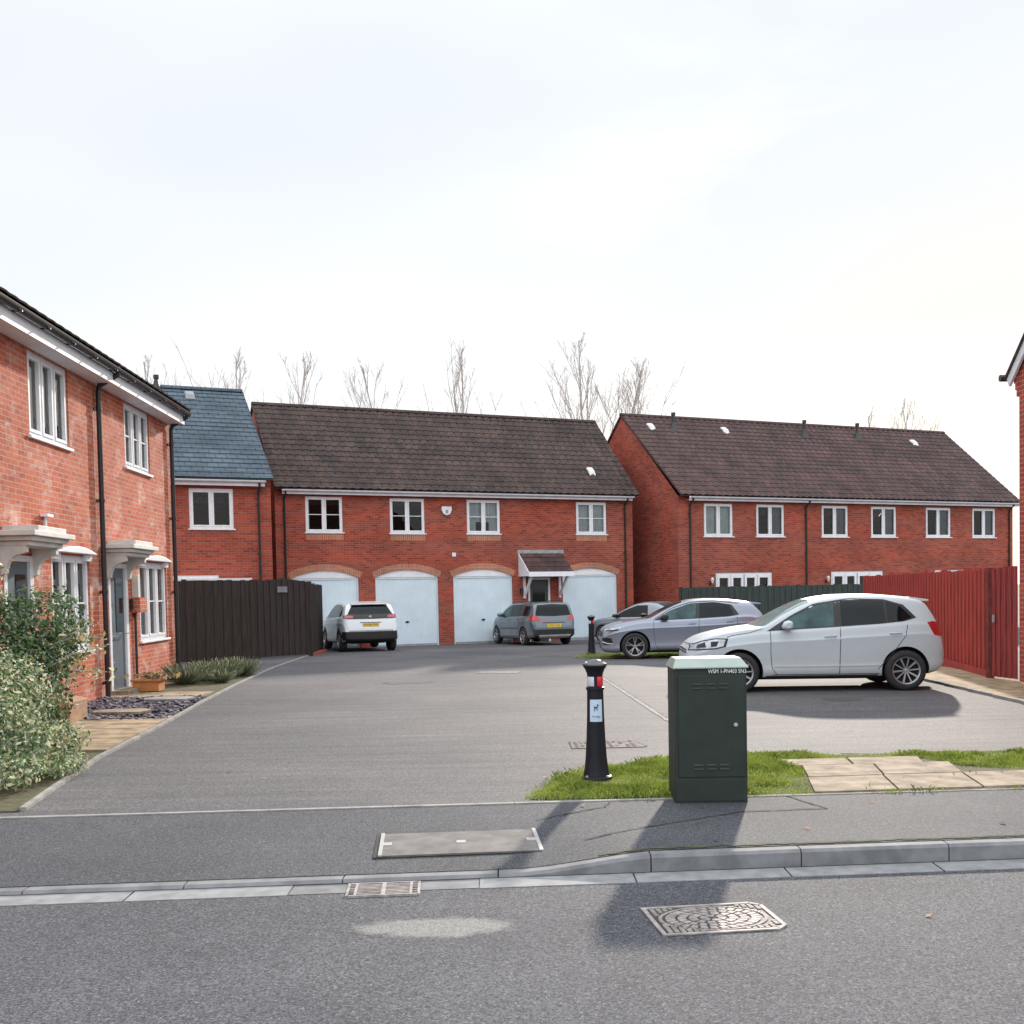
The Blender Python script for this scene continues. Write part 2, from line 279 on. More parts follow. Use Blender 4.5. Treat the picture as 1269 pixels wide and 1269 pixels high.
# ------------------------------------------------------------------ mesh helpers
class MB:
    def __init__(s): s.v = []; s.f = []; s.m = []; s.mi = 0
    def face(s, *pts):
        i = len(s.v); s.v += [tuple(p) for p in pts]; s.f.append(list(range(i, i+len(pts)))); s.m.append(s.mi)
    def quadidx(s, vs, fs):
        i = len(s.v); s.v += [tuple(p) for p in vs]
        for f in fs: s.f.append([a+i for a in f]); s.m.append(s.mi)
    def box(s, x0, x1, y0, y1, z0, z1):
        if x0 > x1: x0, x1 = x1, x0
        if y0 > y1: y0, y1 = y1, y0
        if z0 > z1: z0, z1 = z1, z0
        s.quadidx([(x0, y0, z0), (x1, y0, z0), (x1, y1, z0), (x0, y1, z0), (x0, y0, z1), (x1, y0, z1), (x1, y1, z1), (x0, y1, z1)],
                  [(0, 3, 2, 1), (4, 5, 6, 7), (0, 1, 5, 4), (1, 2, 6, 5), (2, 3, 7, 6), (3, 0, 4, 7)])
    def prism(s, pts, axis, a, b):
        """pts: 2D polygon, extruded along axis ('x','y','z') from a to b"""
        def P(p, t):
            return {'x': (t, p[0], p[1]), 'y': (p[0], t, p[1]), 'z': (p[0], p[1], t)}[axis]
        n = len(pts); vs = [P(p, a) for p in pts]+[P(p, b) for p in pts]
        s.quadidx(vs, [tuple(range(n))[::-1], tuple(range(n, 2*n))]+[(i, (i+1) % n, (i+1) % n+n, i+n) for i in range(n)])
    def tube(s, pts, r, n=8, r2=None, cap=True):
        pts = [Vector(p) for p in pts]; k = len(pts); rs = [r if r2 is None else r+(r2-r)*i/max(1, k-1) for i in range(k)]
        base = []
        prev = None
        for i, p in enumerate(pts):
            d = (pts[min(i+1, k-1)]-pts[max(i-1, 0)]).normalized()
            u = prev if prev is not None else (Vector((0, 0, 1)) if abs(d.z) < .9 else Vector((1, 0, 0)))
            u = (u-d*u.dot(d)).normalized(); prev = u; v = d.cross(u)
            base += [tuple(p+(u*cos(2*pi*j/n)+v*sin(2*pi*j/n))*rs[i]) for j in range(n)]
        fs = [(i*n+j, i*n+(j+1) % n, (i+1)*n+(j+1) % n, (i+1)*n+j) for i in range(k-1) for j in range(n)]
        if cap: fs += [tuple(range(n))[::-1], tuple(range((k-1)*n, k*n))]
        s.quadidx(base, fs)
    def lathe(s, prof, n=24, c=(0, 0, 0), axis='z', arc=None):
        vs = []; a0, a1 = arc or (0, 2*pi); full = arc is None; m = n if full else n+1
        for (r, z) in prof:
            for j in range(m):
                a = a0+(a1-a0)*j/n; x, y = r*cos(a), r*sin(a)
                vs.append((c[0]+x, c[1]+y, c[2]+z) if axis == 'z' else (c[0]+x, c[1]+z, c[2]+y))
        fs = []
        for i in range(len(prof)-1):
            for j in range(n if full else n):
                k = (j+1) % m if full else j+1
                q = (i*m+j, i*m+k, (i+1)*m+k, (i+1)*m+j); fs.append(q if axis == 'z' else q[::-1])
        s.quadidx(vs, fs)
    def build(s, name, mats, parent=None, loc=None, rz=0, smooth=None, bevel=None, kind=None):
        if not isinstance(mats, (list, tuple)): mats = [mats]
        me = bpy.data.meshes.new(name); me.from_pydata(s.v, [], s.f)
        for m in mats: me.materials.append(MT[m] if isinstance(m, str) else m)
        if len(mats) > 1: me.polygons.foreach_set('material_index', s.m)
        boxuv(me)
        if smooth is not None:
            me.polygons.foreach_set('use_smooth', [True]*len(me.polygons)); me.set_sharp_from_angle(angle=radians(smooth))
        o = bpy.data.objects.new(name, me); COL.objects.link(o); o.parent = parent
        if loc: o.location = loc
        o.rotation_euler.z = rz
        if bevel:
            wd = o.modifiers.new('weld', 'WELD'); wd.merge_threshold = .0002
            b = o.modifiers.new('bevel', 'BEVEL'); b.width = bevel; b.segments = 2; b.limit_method = 'ANGLE'; b.angle_limit = radians(40)
        if kind: o['kind'] = kind
        return o
def boxuv(me):
    uv = me.uv_layers.new(name='UVMap'); n = len(me.loops)
    if not n: return
    co = np.empty(len(me.vertices)*3); me.vertices.foreach_get('co', co); co = co.reshape(-1, 3)
    nr = np.empty(len(me.polygons)*3); me.polygons.foreach_get('normal', nr); nr = nr.reshape(-1, 3)
    tot = np.empty(len(me.polygons), dtype=np.int32); me.polygons.foreach_get('loop_total', tot)
    vi = np.empty(n, dtype=np.int32); me.loops.foreach_get('vertex_index', vi)
    ln = np.repeat(nr, tot, axis=0); p = co[vi]
    out = np.zeros((n, 2)); flat = np.abs(ln[:, 2]) > .35; xm = (np.abs(ln[:, 0]) > np.abs(ln[:, 1]))
    out[:, 0] = np.where(flat, p[:, 0], np.where(xm, p[:, 1], p[:, 0]))
    out[:, 1] = np.where(flat, p[:, 1]/np.maximum(.35, np.abs(ln[:, 2])), p[:, 2])
    uv.data.foreach_set('uv', out.ravel())
def empty(name, loc, rz=0, label=None, cat=None, group=None):
    o = bpy.data.objects.new(name, None); COL.objects.link(o); o.location = loc; o.rotation_euler.z = rz; o.empty_display_size = .3
    if label: tag(o, label, cat, group)
    return o
def tag(o, label, cat, group=None, kind=None):
    if label: o['label'] = label
    if cat: o['category'] = cat
    if group: o['group'] = group
    if kind: o['kind'] = kind
    return o
def textobj(s, size, parent, loc, rot, material, depth=.0006, name='lettering', align='CENTER', sx=1):
    cu = bpy.data.curves.new(name, 'FONT'); cu.body = s; cu.size = size; cu.extrude = depth; cu.align_x = align; cu.align_y = 'CENTER'
    t = bpy.data.objects.new(name, cu); COL.objects.link(t); bpy.context.view_layer.update()
    me = bpy.data.meshes.new_from_object(t.evaluated_get(bpy.context.evaluated_depsgraph_get()))
    bpy.data.objects.remove(t); me.materials.clear(); me.materials.append(MT[material])
    o = bpy.data.objects.new(name, me); COL.objects.link(o); o.parent = parent; o.location = loc; o.rotation_euler = rot; o.scale = (sx, 1, 1)
    return o
def gz(y): return -.0155*max(0., y-24.)

# ------------------------------------------------------------------ ground
RS = .065                                    # the road runs slightly off the picture plane
def kb(x): return 6.40+RS*x                   # foot of the kerb
def back(x): return 8.155+.05*x               # back of the footway
def ktop(x):                                  # kerb / footway front height: dropped crossing on the left
    t = min(1, max(0, (x+.05)/.95)); t = t*t*(3-2*t); return -.072+t*.084
def grid(name, xs, ysf, zf, m, kind='structure'):
    b = MB(); vs = []; 
    for x in xs:
        for y in ysf(x): vs.append((x, y, zf(x, y)))
    ny = len(ysf(xs[0])); fs = [(i*ny+j, (i+1)*ny+j, (i+1)*ny+j+1, i*ny+j+1) for i in range(len(xs)-1) for j in range(ny-1)]
    b.quadidx(vs, fs); return b.build(name, m, kind=kind)
b = MB(); b.face((-1200, -1200, -1.0), (1200, -1200, -1.0), (1200, 1200, -1.0), (-1200, 1200, -1.0)); b.build('ground', 'field', kind='structure')
XR = [-60, -20, -8, -4, -3, -2, -1.5]+[round(-1.4+.1*i, 2) for i in range(36)]+[2.5, 3, 4, 6, 10, 20, 60]
grid('road', [-60, 60], lambda x: [-30, kb(x)+.02], lambda x, y: -.1, 'road')
def rough_edge(x): return back(x)
grid('footway', XR, lambda x: [kb(x)+.10, kb(x)+.5, kb(x)+1.0, back(x)-.03], lambda x, y: ktop(x)+.004+(0-ktop(x))*min(1, max(0, (y-kb(x)-.1)/(back(x)-kb(x)-.1))), 'footway')
ys = [24, 30, 40, 60, 90]
grid('car_park', [-60, -20, 0, 20, 60], lambda x: [back(x)+.03]+ys, lambda x, y: gz(y), 'carpark')
# kerb, channel, back edging: separate stones with open joints
b = MB(); x = -40.37
while x < 40:
    l = .915; g = .004; n = 6 if -1 < x+.4 < 1.2 else 1
    for i in range(n):
        xa = x+g+(l-2*g)*i/n; xb = x+g+(l-2*g)*(i+1)/n
        ya, yb = kb(xa), kb(xb); za, zb = ktop(xa), ktop(xb)
        P = lambda xx, yy, zz: (xx, yy, zz)
        c = .018
        vs = [(xa, ya, -.14), (xb, yb, -.14), (xb, yb, zb-c), (xa, ya, za-c), (xb, yb+c, zb), (xa, ya+c, za), (xb, yb+.125, zb), (xa, ya+.125, za), (xb, yb+.125, -.14), (xa, ya+.125, -.14)]
        b.quadidx(vs, [(0, 1, 2, 3), (3, 2, 4, 5), (5, 4, 6, 7), (0, 3, 5, 7, 9), (1, 8, 6, 4, 2), (9, 7, 6, 8)])
    x += l
b.build('kerb', 'concrete', kind='structure')
b = MB()
for x in [-1.30-.915*(k+1) for k in range(42)]+[-.22+.915*k for k in range(44)]:
    l = .915
    if True:
        xa, xb = x+.005, x+l-.005
        b.quadidx([(xa, kb(xa)-.20, -.096), (xb, kb(xb)-.20, -.096), (xb, kb(xb)-.012, -.092), (xa, kb(xa)-.012, -.092),
                   (xa, kb(xa)-.20, -.12), (xb, kb(xb)-.20, -.12)], [(0, 1, 2, 3), (4, 5, 1, 0)])
b.build('gutter_channel', 'concrete_l', kind='structure')
b = MB(); b.face((-1.3, kb(-1.3)-.19, -.0975), (-.22, kb(-.22)-.19, -.0975), (-.22, kb(-.22)-.01, -.094), (-1.3, kb(-1.3)-.01, -.094)); b.build('worn_channel', 'concrete', kind='structure')
b = MB(); b.face((-40, kb(-40)-.02, -.0955), (40, kb(40)-.02, -.0955), (40, kb(40)+.002, -.09), (-40, kb(-40)+.002, -.09)); b.build('gutter_silt', 'dirt', kind='structure')
b = MB(); x = -30.2
while x < 30:
    xa, xb = x+.002, x+.912; z = .004 if x > .1 else .0045
    b.prism([(xa, back(xa)-.025), (xb, back(xb)-.025), (xb, back(xb)+.025), (xa, back(xa)+.025)], 'z', -.05, z+.006)
    x += .915
b.build('footway_edging', 'edging', kind='structure')
# car-park left edging
EDGE = [(-3.72, 8.2), (-3.9, 9.29), (-4.16, 10.91), (-4.38, 13.5), (-4.70, 16.4), (-5.02, 20.0), (-5.16, 22.26), (-5.35, 25.), (-5.72, 30.59), (-6.0, 34.0)]
def edgex(y):
    for (xa, ya), (xb, yb) in zip(EDGE, EDGE[1:]):
        if y <= yb: return xa+(xb-xa)*(y-ya)/(yb-ya)
    return EDGE[-1][0]
b = MB(); y = 8.25
while y < 33.5:
    y2 = y+.9; g = .003
    a0, a1 = edgex(y+g), edgex(y2-g); z0, z1 = gz(y), gz(y2)
    vs = [(a0, y+g, z0-.05), (a0, y+g, z0+.028), (a0-.055, y+g, z0+.028), (a0-.055, y+g, z0-.05), (a1, y2-g, z1-.05), (a1, y2-g, z1+.028), (a1-.055, y2-g, z1+.028), (a1-.055, y2-g, z1-.05)]
    b.quadidx(vs, [(0, 1, 2, 3), (4, 7, 6, 5), (0, 4, 5, 1), (1, 5, 6, 2), (2, 6, 7, 3)]); y = y2
b.build('path_edging', 'edging', kind='structure')
# garden ground to the left of the edging
def strip(name, y0, y1, xl, m, z=.012, n=8, kind='structure'):
    b = MB()
    for i in range(n):
        ya = y0+(y1-y0)*i/n; yb = y0+(y1-y0)*(i+1)/n
        b.face((xl, ya, gz(ya)+z), (edgex(ya)-.055, ya, gz(ya)+z), (edgex(yb)-.055, yb, gz(yb)+z), (xl, yb, gz(yb)+z))
    return b.build(name, m, kind=kind)
strip('garden_soil', 8.2, 24.0, -30, 'soil', .008)
b = MB(); y = 11.35; row = 0
while y < 14.1:
    for k in range(4):
        x1 = edgex(y)-.07-k*.61; b.prism([(x1-.6, y), (x1, y), (edgex(y+.45)-.07-k*.61, y+.445), (edgex(y+.45)-.67-k*.61, y+.445)], 'z', .0, .03+.002*((k+row) % 3))
    y += .455; row += 1
b.build('garden_path', 'slab_moss', kind='structure')
b = MB()
for k in range(4):
    x1 = -5.0-k*.45; b.box(x1-.44, x1, 17.3, 18.15, .0, .035+.002*(k % 2))
b.build('door_path', 'slab_moss', kind='structure')
strip('side_path', 22.3, 33, -14, 'carpark', .016)
# right-hand path beside the red fence
b = MB(); y = 12.2
while y < 20.5:
    xa = 6.62+.03*(y-12); 
    for k in range(2):
        b.box(xa+.07+k*.61, xa+.67+k*.61, y, y+.595, -.05, .03+.002*((k) % 2))
    y += .602
b.build('side_paving', 'slab_moss', kind='structure')
b = MB(); y = 11.5
while y < 20.6:
    xa = 6.62+.03*(y-12); b.box(xa, xa+.055, y+.003, y+.91, -.05, .04); y += .915
b.build('right_edging', 'edging', kind='structure')
# buff slabs in the verge
b = MB()
slabs = [[(2.30, 8.30), (2.95, 8.34), (3.05, 8.98), (2.42, 8.94)], [(2.96, 8.34), (3.62, 8.37), (3.72, 9.02), (3.06, 8.98)], [(3.63, 8.37), (4.30, 8.41), (4.4, 9.06), (3.73, 9.02)], [(4.31, 8.41), (4.95, 8.44), (5.05, 9.08), (4.41, 9.06)],
         [(2.43, 8.95), (3.06, 8.99), (3.16, 9.55), (2.53, 9.52)], [(3.07, 8.99), (3.73, 9.03), (3.84, 9.58), (3.17, 9.55)], [(3.0, 9.56), (3.62, 9.58), (3.7, 9.95), (3.05, 9.92)], [(2.2, 9.53), (2.98, 9.55), (3.02, 9.9), (2.3, 9.86)]]
for i, q in enumerate(slabs):
    cx = sum(p[0] for p in q)/4; cy = sum(p[1] for p in q)/4
    q = [(cx+(p[0]-cx)*.992, cy+(p[1]-cy)*.99) for p in q]; b.prism(q, 'z', -.02, .022+.006*((i*7) % 3)/2)
b.build('verge_paving', 'slab', kind='structure')
# trench-repair joints and moss lines on the footway and car park
def crack(name, pts, wd, z, m, jit=.008):
    b = MB(); P = []
    for (xa, ya), (xb, yb) in zip(pts, pts[1:]):
        n = max(2, int(math.hypot(xb-xa, yb-ya)/.05))
        P += [(xa+(xb-xa)*i/n, ya+(yb-ya)*i/n) for i in range(n)]
    P.append(pts[-1]); P = [(x+random.uniform(-jit, jit), y+random.uniform(-jit, jit)) for x, y in P]
    for i in range(len(P)-1):
        (xa, ya), (xb, yb) = P[i], P[i+1]; d = Vector((xb-xa, yb-ya)).normalized(); n = Vector((-d.y, d.x))*wd*random.uniform(.35, .8)
        za, zb = z(xa, ya), z(xb, yb)
        b.face((xa-n.x, ya-n.y, za), (xb-n.x, yb-n.y, zb), (xb+n.x, yb+n.y, zb), (xa+n.x, ya+n.y, za))
    return b.build(name, m, kind='structure')
def fz(x, y): return ktop(x)+.009+(0-ktop(x))*min(1, max(0, (y-kb(x)-.1)/(back(x)-kb(x)-.1)))
crack('surface_joint', [(2.07, 8.24), (2.22, 7.72), (1.6, 7.66), (.95, 7.25), (.45, 6.98)], .014, fz, 'dirt')
crack('surface_joint', [(.72, 8.16), (.66, 7.95), (.3, 7.72), (.15, 7.62)], .012, fz, 'dirt')
crack('surface_joint', [(1.60, 21.4), (1.76, 17), (1.90, 13.1)], .03, lambda x, y: .004, 'dirt', .004)
crack('surface_joint', [(1.57, 21.4), (1.73, 17), (1.87, 13.1)], .05, lambda x, y: .0055, 'edging', .004)
crack('moss_line', [(x, kb(x)+.14) for x in (.5, 1.5, 2.5, 4)], .03, lambda x, y: fz(x, y)-.001, 'moss', .012)
crack('moss_line', [(3.1, 10.3), (4, 10.1), (6.5, 10.1)], .02, lambda x, y: .004, 'dirt', .01)

def blot(name, x, y, rx, ry, z, m, seed, n=26):
    random.seed(seed); P = []
    for k in range(n): a = 2*pi*k/n; q = random.uniform(.65, 1.1); P.append((x+cos(a)*rx*q, y+sin(a)*ry*q, z))
    b = MB()
    for i in range(n): b.face((x, y, z), P[i], P[(i+1) % n])
    return b.build(name, m, kind='structure')
MT['repair'] = groundmat('tarmac_repair', (.052, .052, .060), (.07, .07, .078), (.2, .2, .2), 130, bstr=.5, speckamt=.25)
MT['oil'] = groundmat('oil_stain', (.062, .061, .068), (.085, .083, .088), (.2, .2, .2), 110, bstr=.4, speckamt=.1)
for i, (x, y, rx, ry) in enumerate([(4.6, 15.2, .30, .22), (-1.9, 19.5, .5, .3), (.9, 27, .6, .8), (-3.6, 29, .5, .7), (2.9, 17.8, .35, .5)]): blot('oil_stain', x, y, rx, ry, .0032+gz(y), 'oil', i)
# ------------------------------------------------------------------ grass
def poly_in(poly, x, y):
    c = False; n = len(poly)
    for i in range(n):
        (xa, ya), (xb, yb) = poly[i], poly[i-1]
        if (ya > y) != (yb > y) and x < (xb-xa)*(y-ya)/(yb-ya)+xa: c = not c
    return c
def grass(name, poly, count, hmin, hmax, label, zfun=lambda y: 0, holes=()):
    xs = [p[0] for p in poly]; ysl = [p[1] for p in poly]; b = MB(); k = 0
    sd = MB()
    cx, cy = sum(xs)/len(xs), sum(ysl)/len(ysl)
    sd.face(*[(p[0], p[1], zfun(p[1])+.006) for p in poly]); base = sd.build('verge_soil', 'soil', kind='structure')
    # soft clumping field
    cl = [(random.uniform(min(xs), max(xs)), random.uniform(min(ysl), max(ysl)), random.uniform(.08, .25), random.uniform(.3, 1)) for _ in range(int(14+count/500))]
    while k < count:
        x = random.uniform(min(xs)-.05, max(xs)+.05); y = random.uniform(min(ysl)-.04, max(ysl)+.04)
        if not poly_in(poly, x+random.gauss(0, .055), y+random.gauss(0, .055)): continue
        if any(poly_in(h, x, y) for h in holes) and random.random() < .997: continue
        w_ = .35+sum(a*math.exp(-((x-u)**2+(y-v)**2)/(r*r)) for u, v, r, a in cl)
        h = random.uniform(hmin, hmax)*min(1.6, w_); a = random.uniform(0, 2*pi); lean = random.uniform(.1, .75)*h
        wd = random.uniform(.0014, .0034)*(1 if hmax < .12 else 1.5); z = zfun(y)
        if y > 20: wd *= 3
        dx, dy = cos(a), sin(a); b.mi = 1 if random.random() < .3 else 0
        mxp = (x+dx*lean*.35, y+dy*lean*.35, z+h*.6)
        b.face((x-dy*wd, y+dx*wd, z), (x+dy*wd, y-dx*wd, z), (mxp[0]+dy*wd*.8, mxp[1]-dx*wd*.8, mxp[2]), (x+dx*lean, y+dy*lean, z+h*.9), (mxp[0]-dy*wd*.8, mxp[1]+dx*wd*.8, mxp[2]))
        k += 1
    o = b.build(name, ['grass', 'grass_y'], kind='stuff'); tag(o, label, 'grass'); return o
slabpoly = [(2.30, 8.28), (4.75, 8.42), (4.55, 9.1), (3.9, 9.45), (3.75, 9.9), (2.35, 9.85), (2.5, 9.4), (2.4, 8.9)]
grass('grass', [(.12, 8.30), (.20, 8.72), (.50, 9.45), (1.4, 10.05), (2.48, 10.25), (3.4, 10.15), (4.3, 10.25), (6.4, 10.25), (6.4, 8.55), (2.3, 8.30), (1.5, 8.27)], 75000, .018, .052,
      'rough bright green grass verge round the near bollard and the green cabinet', holes=[slabpoly])
grass('grass', [(1.45, 26.4), (2.2, 25.6), (6.6, 25.75), (9.0, 26.4), (9.0, 28.2), (2.0, 28.4)], 9000, .05, .11, 'narrow green grass strip under the silver hatchback and the far bollard', zfun=gz)

# ------------------------------------------------------------------ building helpers
def wall_panel(b, x0, x1, z0, z1, ops, y=0, rev=.11):
    xs = sorted({x0, x1, *[o[0] for o in ops], *[o[1] for o in ops]}); zs = sorted({z0, z1, *[o[2] for o in ops], *[o[3] for o in ops]})
    for i in range(len(xs)-1):
        for j in range(len(zs)-1):
            cx, cz = (xs[i]+xs[i+1])/2, (zs[j]+zs[j+1])/2
            if any(o[0] < cx < o[1] and o[2] < cz < o[3] for o in ops): continue
            b.face((xs[i], y, zs[j]), (xs[i+1], y, zs[j]), (xs[i+1], y, zs[j+1]), (xs[i], y, zs[j+1]))
    for a, c, d, e in [o[:4] for o in ops]:
        b.face((a, y, d), (a, y, e), (a, y+rev, e), (a, y+rev, d)); b.face((c, y, d), (c, y+rev, d), (c, y+rev, e), (c, y, e))
        b.face((a, y, e), (c, y, e), (c, y+rev, e), (a, y+rev, e)); b.face((a, y, d), (a, y+rev, d), (c, y+rev, d), (c, y, d))
def gable(b, x, hd, he, hr, z0, flip=False, verge=0):
    p = [(x, 0, z0), (x, 0, he), (x, hd, hr-.05), (x, 2*hd, he), (x, 2*hd, z0)]
    b.face(*(p if not flip else p[::-1]))
def tiled(b, x0, x1, ya, za, yb, zb, rows, amp, pitch, lip, dx=None, hipx=None):
    """one roof slope from eaves (ya,za) to ridge (yb,zb); hipx shifts the x-limits towards the ridge"""
    d = Vector((0, yb-ya, zb-za)); ln = d.length; d /= ln; nrm = Vector((0, -d.z, d.y)) if yb > ya else Vector((0, d.z, -d.y))
    if nrm.z < 0: nrm = -nrm
    step = dx or (pitch/5 if amp else (x1-x0))
    n = max(1, int(round((x1-x0)/step)))
    for r in range(rows):
        s0, s1 = ln*r/rows, ln*(r+1)/rows; vs = []
        for k, (s, off) in enumerate(((s0, -lip*0), (s0, lip), (s1, .002))):
            for i in range(n+1):
                x = x0+(x1-x0)*i/n
                h = amp*(abs(sin(pi*x/pitch))**.7)
                q = Vector((x, ya, za))+d*s+nrm*(h+off)
                vs.append(tuple(q))
        m = n+1
        b.quadidx(vs, [(i, i+1, m+i+1, m+i) for i in range(n)]+[(m+i, m+i+1, 2*m+i+1, 2*m+i) for i in range(n)])
def window(H, x0, x1, z0, z1, lights=2, bar=True, sill=True, curtain=None, trim='white', fr=.055, transom=None, name='window', deep=.03, gm='glass'):
    b = MB(); y0, y1 = deep, deep+.06
    b.box(x0, x0+fr, y0, y1, z0, z1); b.box(x1-fr, x1, y0, y1, z0, z1)
    b.box(x0+fr, x1-fr, y0, y1, z0, z0+fr); b.box(x0+fr, x1-fr, y0, y1, z1-fr, z1)
    wi = (x1-x0-2*fr)
    for i in range(lights):
        a = x0+fr+wi*i/lights; c = x0+fr+wi*(i+1)/lights
        if i: b.box(a-.028, a+.028, y0+.002, y1, z0+fr, z1-fr)
        aa, cc2 = a+(.03 if i else 0), c-(.03 if i < lights-1 else 0); s = .045; yy = y0-.012
        b.box(aa, aa+s, yy, y1-.01, z0+fr, z1-fr); b.box(cc2-s, cc2, yy, y1-.01, z0+fr, z1-fr)
        b.box(aa+s, cc2-s, yy, y1-.01, z0+fr, z0+fr+s); b.box(aa+s, cc2-s, yy, y1-.01, z1-fr-s, z1-fr)
        if bar: zm = (z0+z1)/2; b.box(aa+s, cc2-s, y0+.008, y1-.02, zm-.012, zm+.012)
    f = b.build(name, trim, H)
    p = MB(); p.face((x0+fr, y1-.022, z0+fr), (x1-fr, y1-.022, z0+fr), (x1-fr, y1-.022, z1-fr), (x0+fr, y1-.022, z1-fr)); p.build('pane', gm, f)
    if sill:
        s = MB(); s.box(x0-.05, x1+.05, -.045, y0, z0-.04, z0); s.build('sill', 'trim', f, bevel=.006)
    if curtain:
        for kind, a, c, zt in curtain:
            s = MB(); n = 40; xa = x0+(x1-x0)*a; xb = x0+(x1-x0)*c; zb = z0+(z1-z0)*zt; wv = 0 if kind == 'sky_glare_sheet' else .018
            vs = []
            for i in range(n+1):
                x = xa+(xb-xa)*i/n; y = y1+.05+wv*sin(x*55+2*sin(x*9)); vs += [(x, y, zb), (x, y, z1-.02)]
            s.quadidx(vs, [(2*i, 2*i+2, 2*i+3, 2*i+1) for i in range(n)]); s.build('sky_glare_sheet' if kind == 'sky_glare_sheet' else 'curtain', kind, f)
    return f
def downpipe(H, x, z1, z0, y=-.05, r=.034, hop=None, eave=-.28, mt='black'):
    b = MB(); b.tube([(x, eave, z1+.16), (x, eave, z1+.03), (x, y-.02, z1-.14), (x, y, z1-.22), (x, y, z0+.05)], r, 10)
    z = z1-.5
    while z > z0+.3:
        b.box(x-.055, x+.055, -.012, -.003, z-.02, z+.02); b.tube([(x, y, z-.025), (x, y, z+.025)], r*1.3, 10); z -= 1.45
    return b.build('downpipe', mt, H, smooth=50)
def roofpair(H, x0, x1, hd, he, hr, over=.28, rows=12, amp=.03, pitch=.3, lip=.03, m='tile', verge='trim', rows2=4):
    sl_ = (hr-he)/(hd); ya = -over; za = he
    hr2 = hr
    b = MB(); tiled(b, x0, x1, ya, za, hd, hr2, rows, amp, pitch, lip); tiled(b, x0, x1, 2*hd+over, za, hd, hr2, rows2, 0, pitch, .02)
    # underside and verge thickness
    for x, sgn in ((x0, -1), (x1, 1)):
        b.face((x, ya, za-.03), (x, ya, za+.045), (x, hd, hr2+.045), (x, hd, hr2-.06)); b.face((x, hd, hr2-.06), (x, hd, hr2+.045), (x, 2*hd+over, za+.045), (x, 2*hd+over, za-.03))
    b.face((x0, ya, za-.03), (x1, ya, za-.03), (x1, hd, hr2-.06), (x0, hd, hr2-.06)); b.face((x0, 2*hd+over, za-.03), (x1, 2*hd+over, za-.03), (x1, hd, hr2-.06), (x0, hd, hr2-.06))
    R = b.build('roof', m, H)
    r = MB(); n = int((x1-x0)/.45)
    for i in range(n):
        a = x0+(x1-x0)*i/n; c = x0+(x1-x0)*(i+1)/n-.012
        prof = [(hd-.12, hr2-.02), (hd-.09, hr2+.05), (hd-.04, hr2+.085), (hd+.04, hr2+.085), (hd+.09, hr2+.05), (hd+.12, hr2-.02)]; r.prism(prof[::-1], 'x', a, c)
    r.build('ridge_tiles', m, R)
    return R
def eaves(H, x0, x1, he, over=.28, gut='trim', hgt=.15, blackg=False):
    f = MB(); f.box(x0, x1, -over+.03, -over+.055, he-.04-hgt, he-.03); f.box(x0, x1, -over+.055, 0.002, he-.04-hgt+.02, he-.04-hgt+.035)
    f.build('fascia', 'trim', H)
    g = MB(); n = 8; prof = [(-over-.045+.055*cos(pi+pi*i/n), he-.05+.06*sin(pi+pi*i/n)) for i in range(n+1)]
    prof2 = [(-over-.045+.049*cos(2*pi-pi*i/n), he-.05+.052*sin(2*pi-pi*i/n)) for i in range(n+1)]
    g.prism((prof+prof2)[::-1], 'x', x0-.02, x1+.02)
    g.build('gutter', 'black' if blackg else gut, H, smooth=50)

# ------------------------------------------------------------------ coach house over garages (centre)
H = empty('brick_house', (-7.674, 35.853, 0), .4278, 'long brick house with brown tiled roof over four white garage doors', 'house')
LEN, HD, HE, HR = 13.68, 3.03, 5.13, 8.36
wins = [(.99, 2.25, 3.70, 4.89), (3.92, 5.18, 3.68, 4.88), (6.77, 8.05, 3.68, 4.88), (11.14, 12.42, 3.68, 4.87)]
gar = [(.46, 2.76), (3.34, 5.64), (6.20, 8.50), (10.53, 12.84)]
SPR, CRN, ZB = 2.17, 2.42, -.32
ops = [(a-.002, c+.002, d, e) for a, c, d, e in wins]+[(a, c, ZB, CRN) for a, c in gar]+[(9.12, 10.02, ZB, 2.10)]
b = MB(); wall_panel(b, -.02, 13.55, ZB-.2, 5.0, ops, rev=.10)
def arc(a, c, s, cr, n=16):
    hw = (c-a)/2; r = (hw*hw+(cr-s)**2)/(2*(cr-s)); zc = cr-r; xm = (a+c)/2
    return [(a+(c-a)*i/n, zc+sqrt(max(0, r*r-(a+(c-a)*i/n-xm)**2))) for i in range(n+1)]
for a, c in gar:
    A = arc(a, c, SPR, CRN)
    for (xa, za), (xb, zb) in zip(A, A[1:]):
        b.face((xa, 0, za), (xb, 0, zb), (xb, 0, CRN), (xa, 0, CRN)); b.face((xa, 0, za), (xa, .1, za), (xb, .1, zb), (xb, 0, zb))
b.face((-.02, 0, ZB-.2), (-.02, 0, HE), (-.02, HD, HR-.06), (-.02, 2*HD, HE), (-.02, 2*HD, ZB-.2)); b.face((13.55, 0, ZB-.2), (13.55, 2*HD, ZB-.2), (13.55, 2*HD, HE), (13.55, HD, HR-.06), (13.55, 0, HE))
b.face((-.02, 2*HD, ZB-.2), (-.02, 2*HD, HE), (13.55, 2*HD, HE), (13.55, 2*HD, ZB-.2))
b.face((-.02, .0, 5.0), (13.55, 0, 5.0), (13.55, .0, HE), (-.02, 0, HE))
W_ = b.build('wall', 'brick', H)
R_ = roofpair(H, -.08, 13.68, HD, HE, HR, rows=16, amp=.042, lip=.022, m='tile'); eaves(H, .18, 13.42, HE)
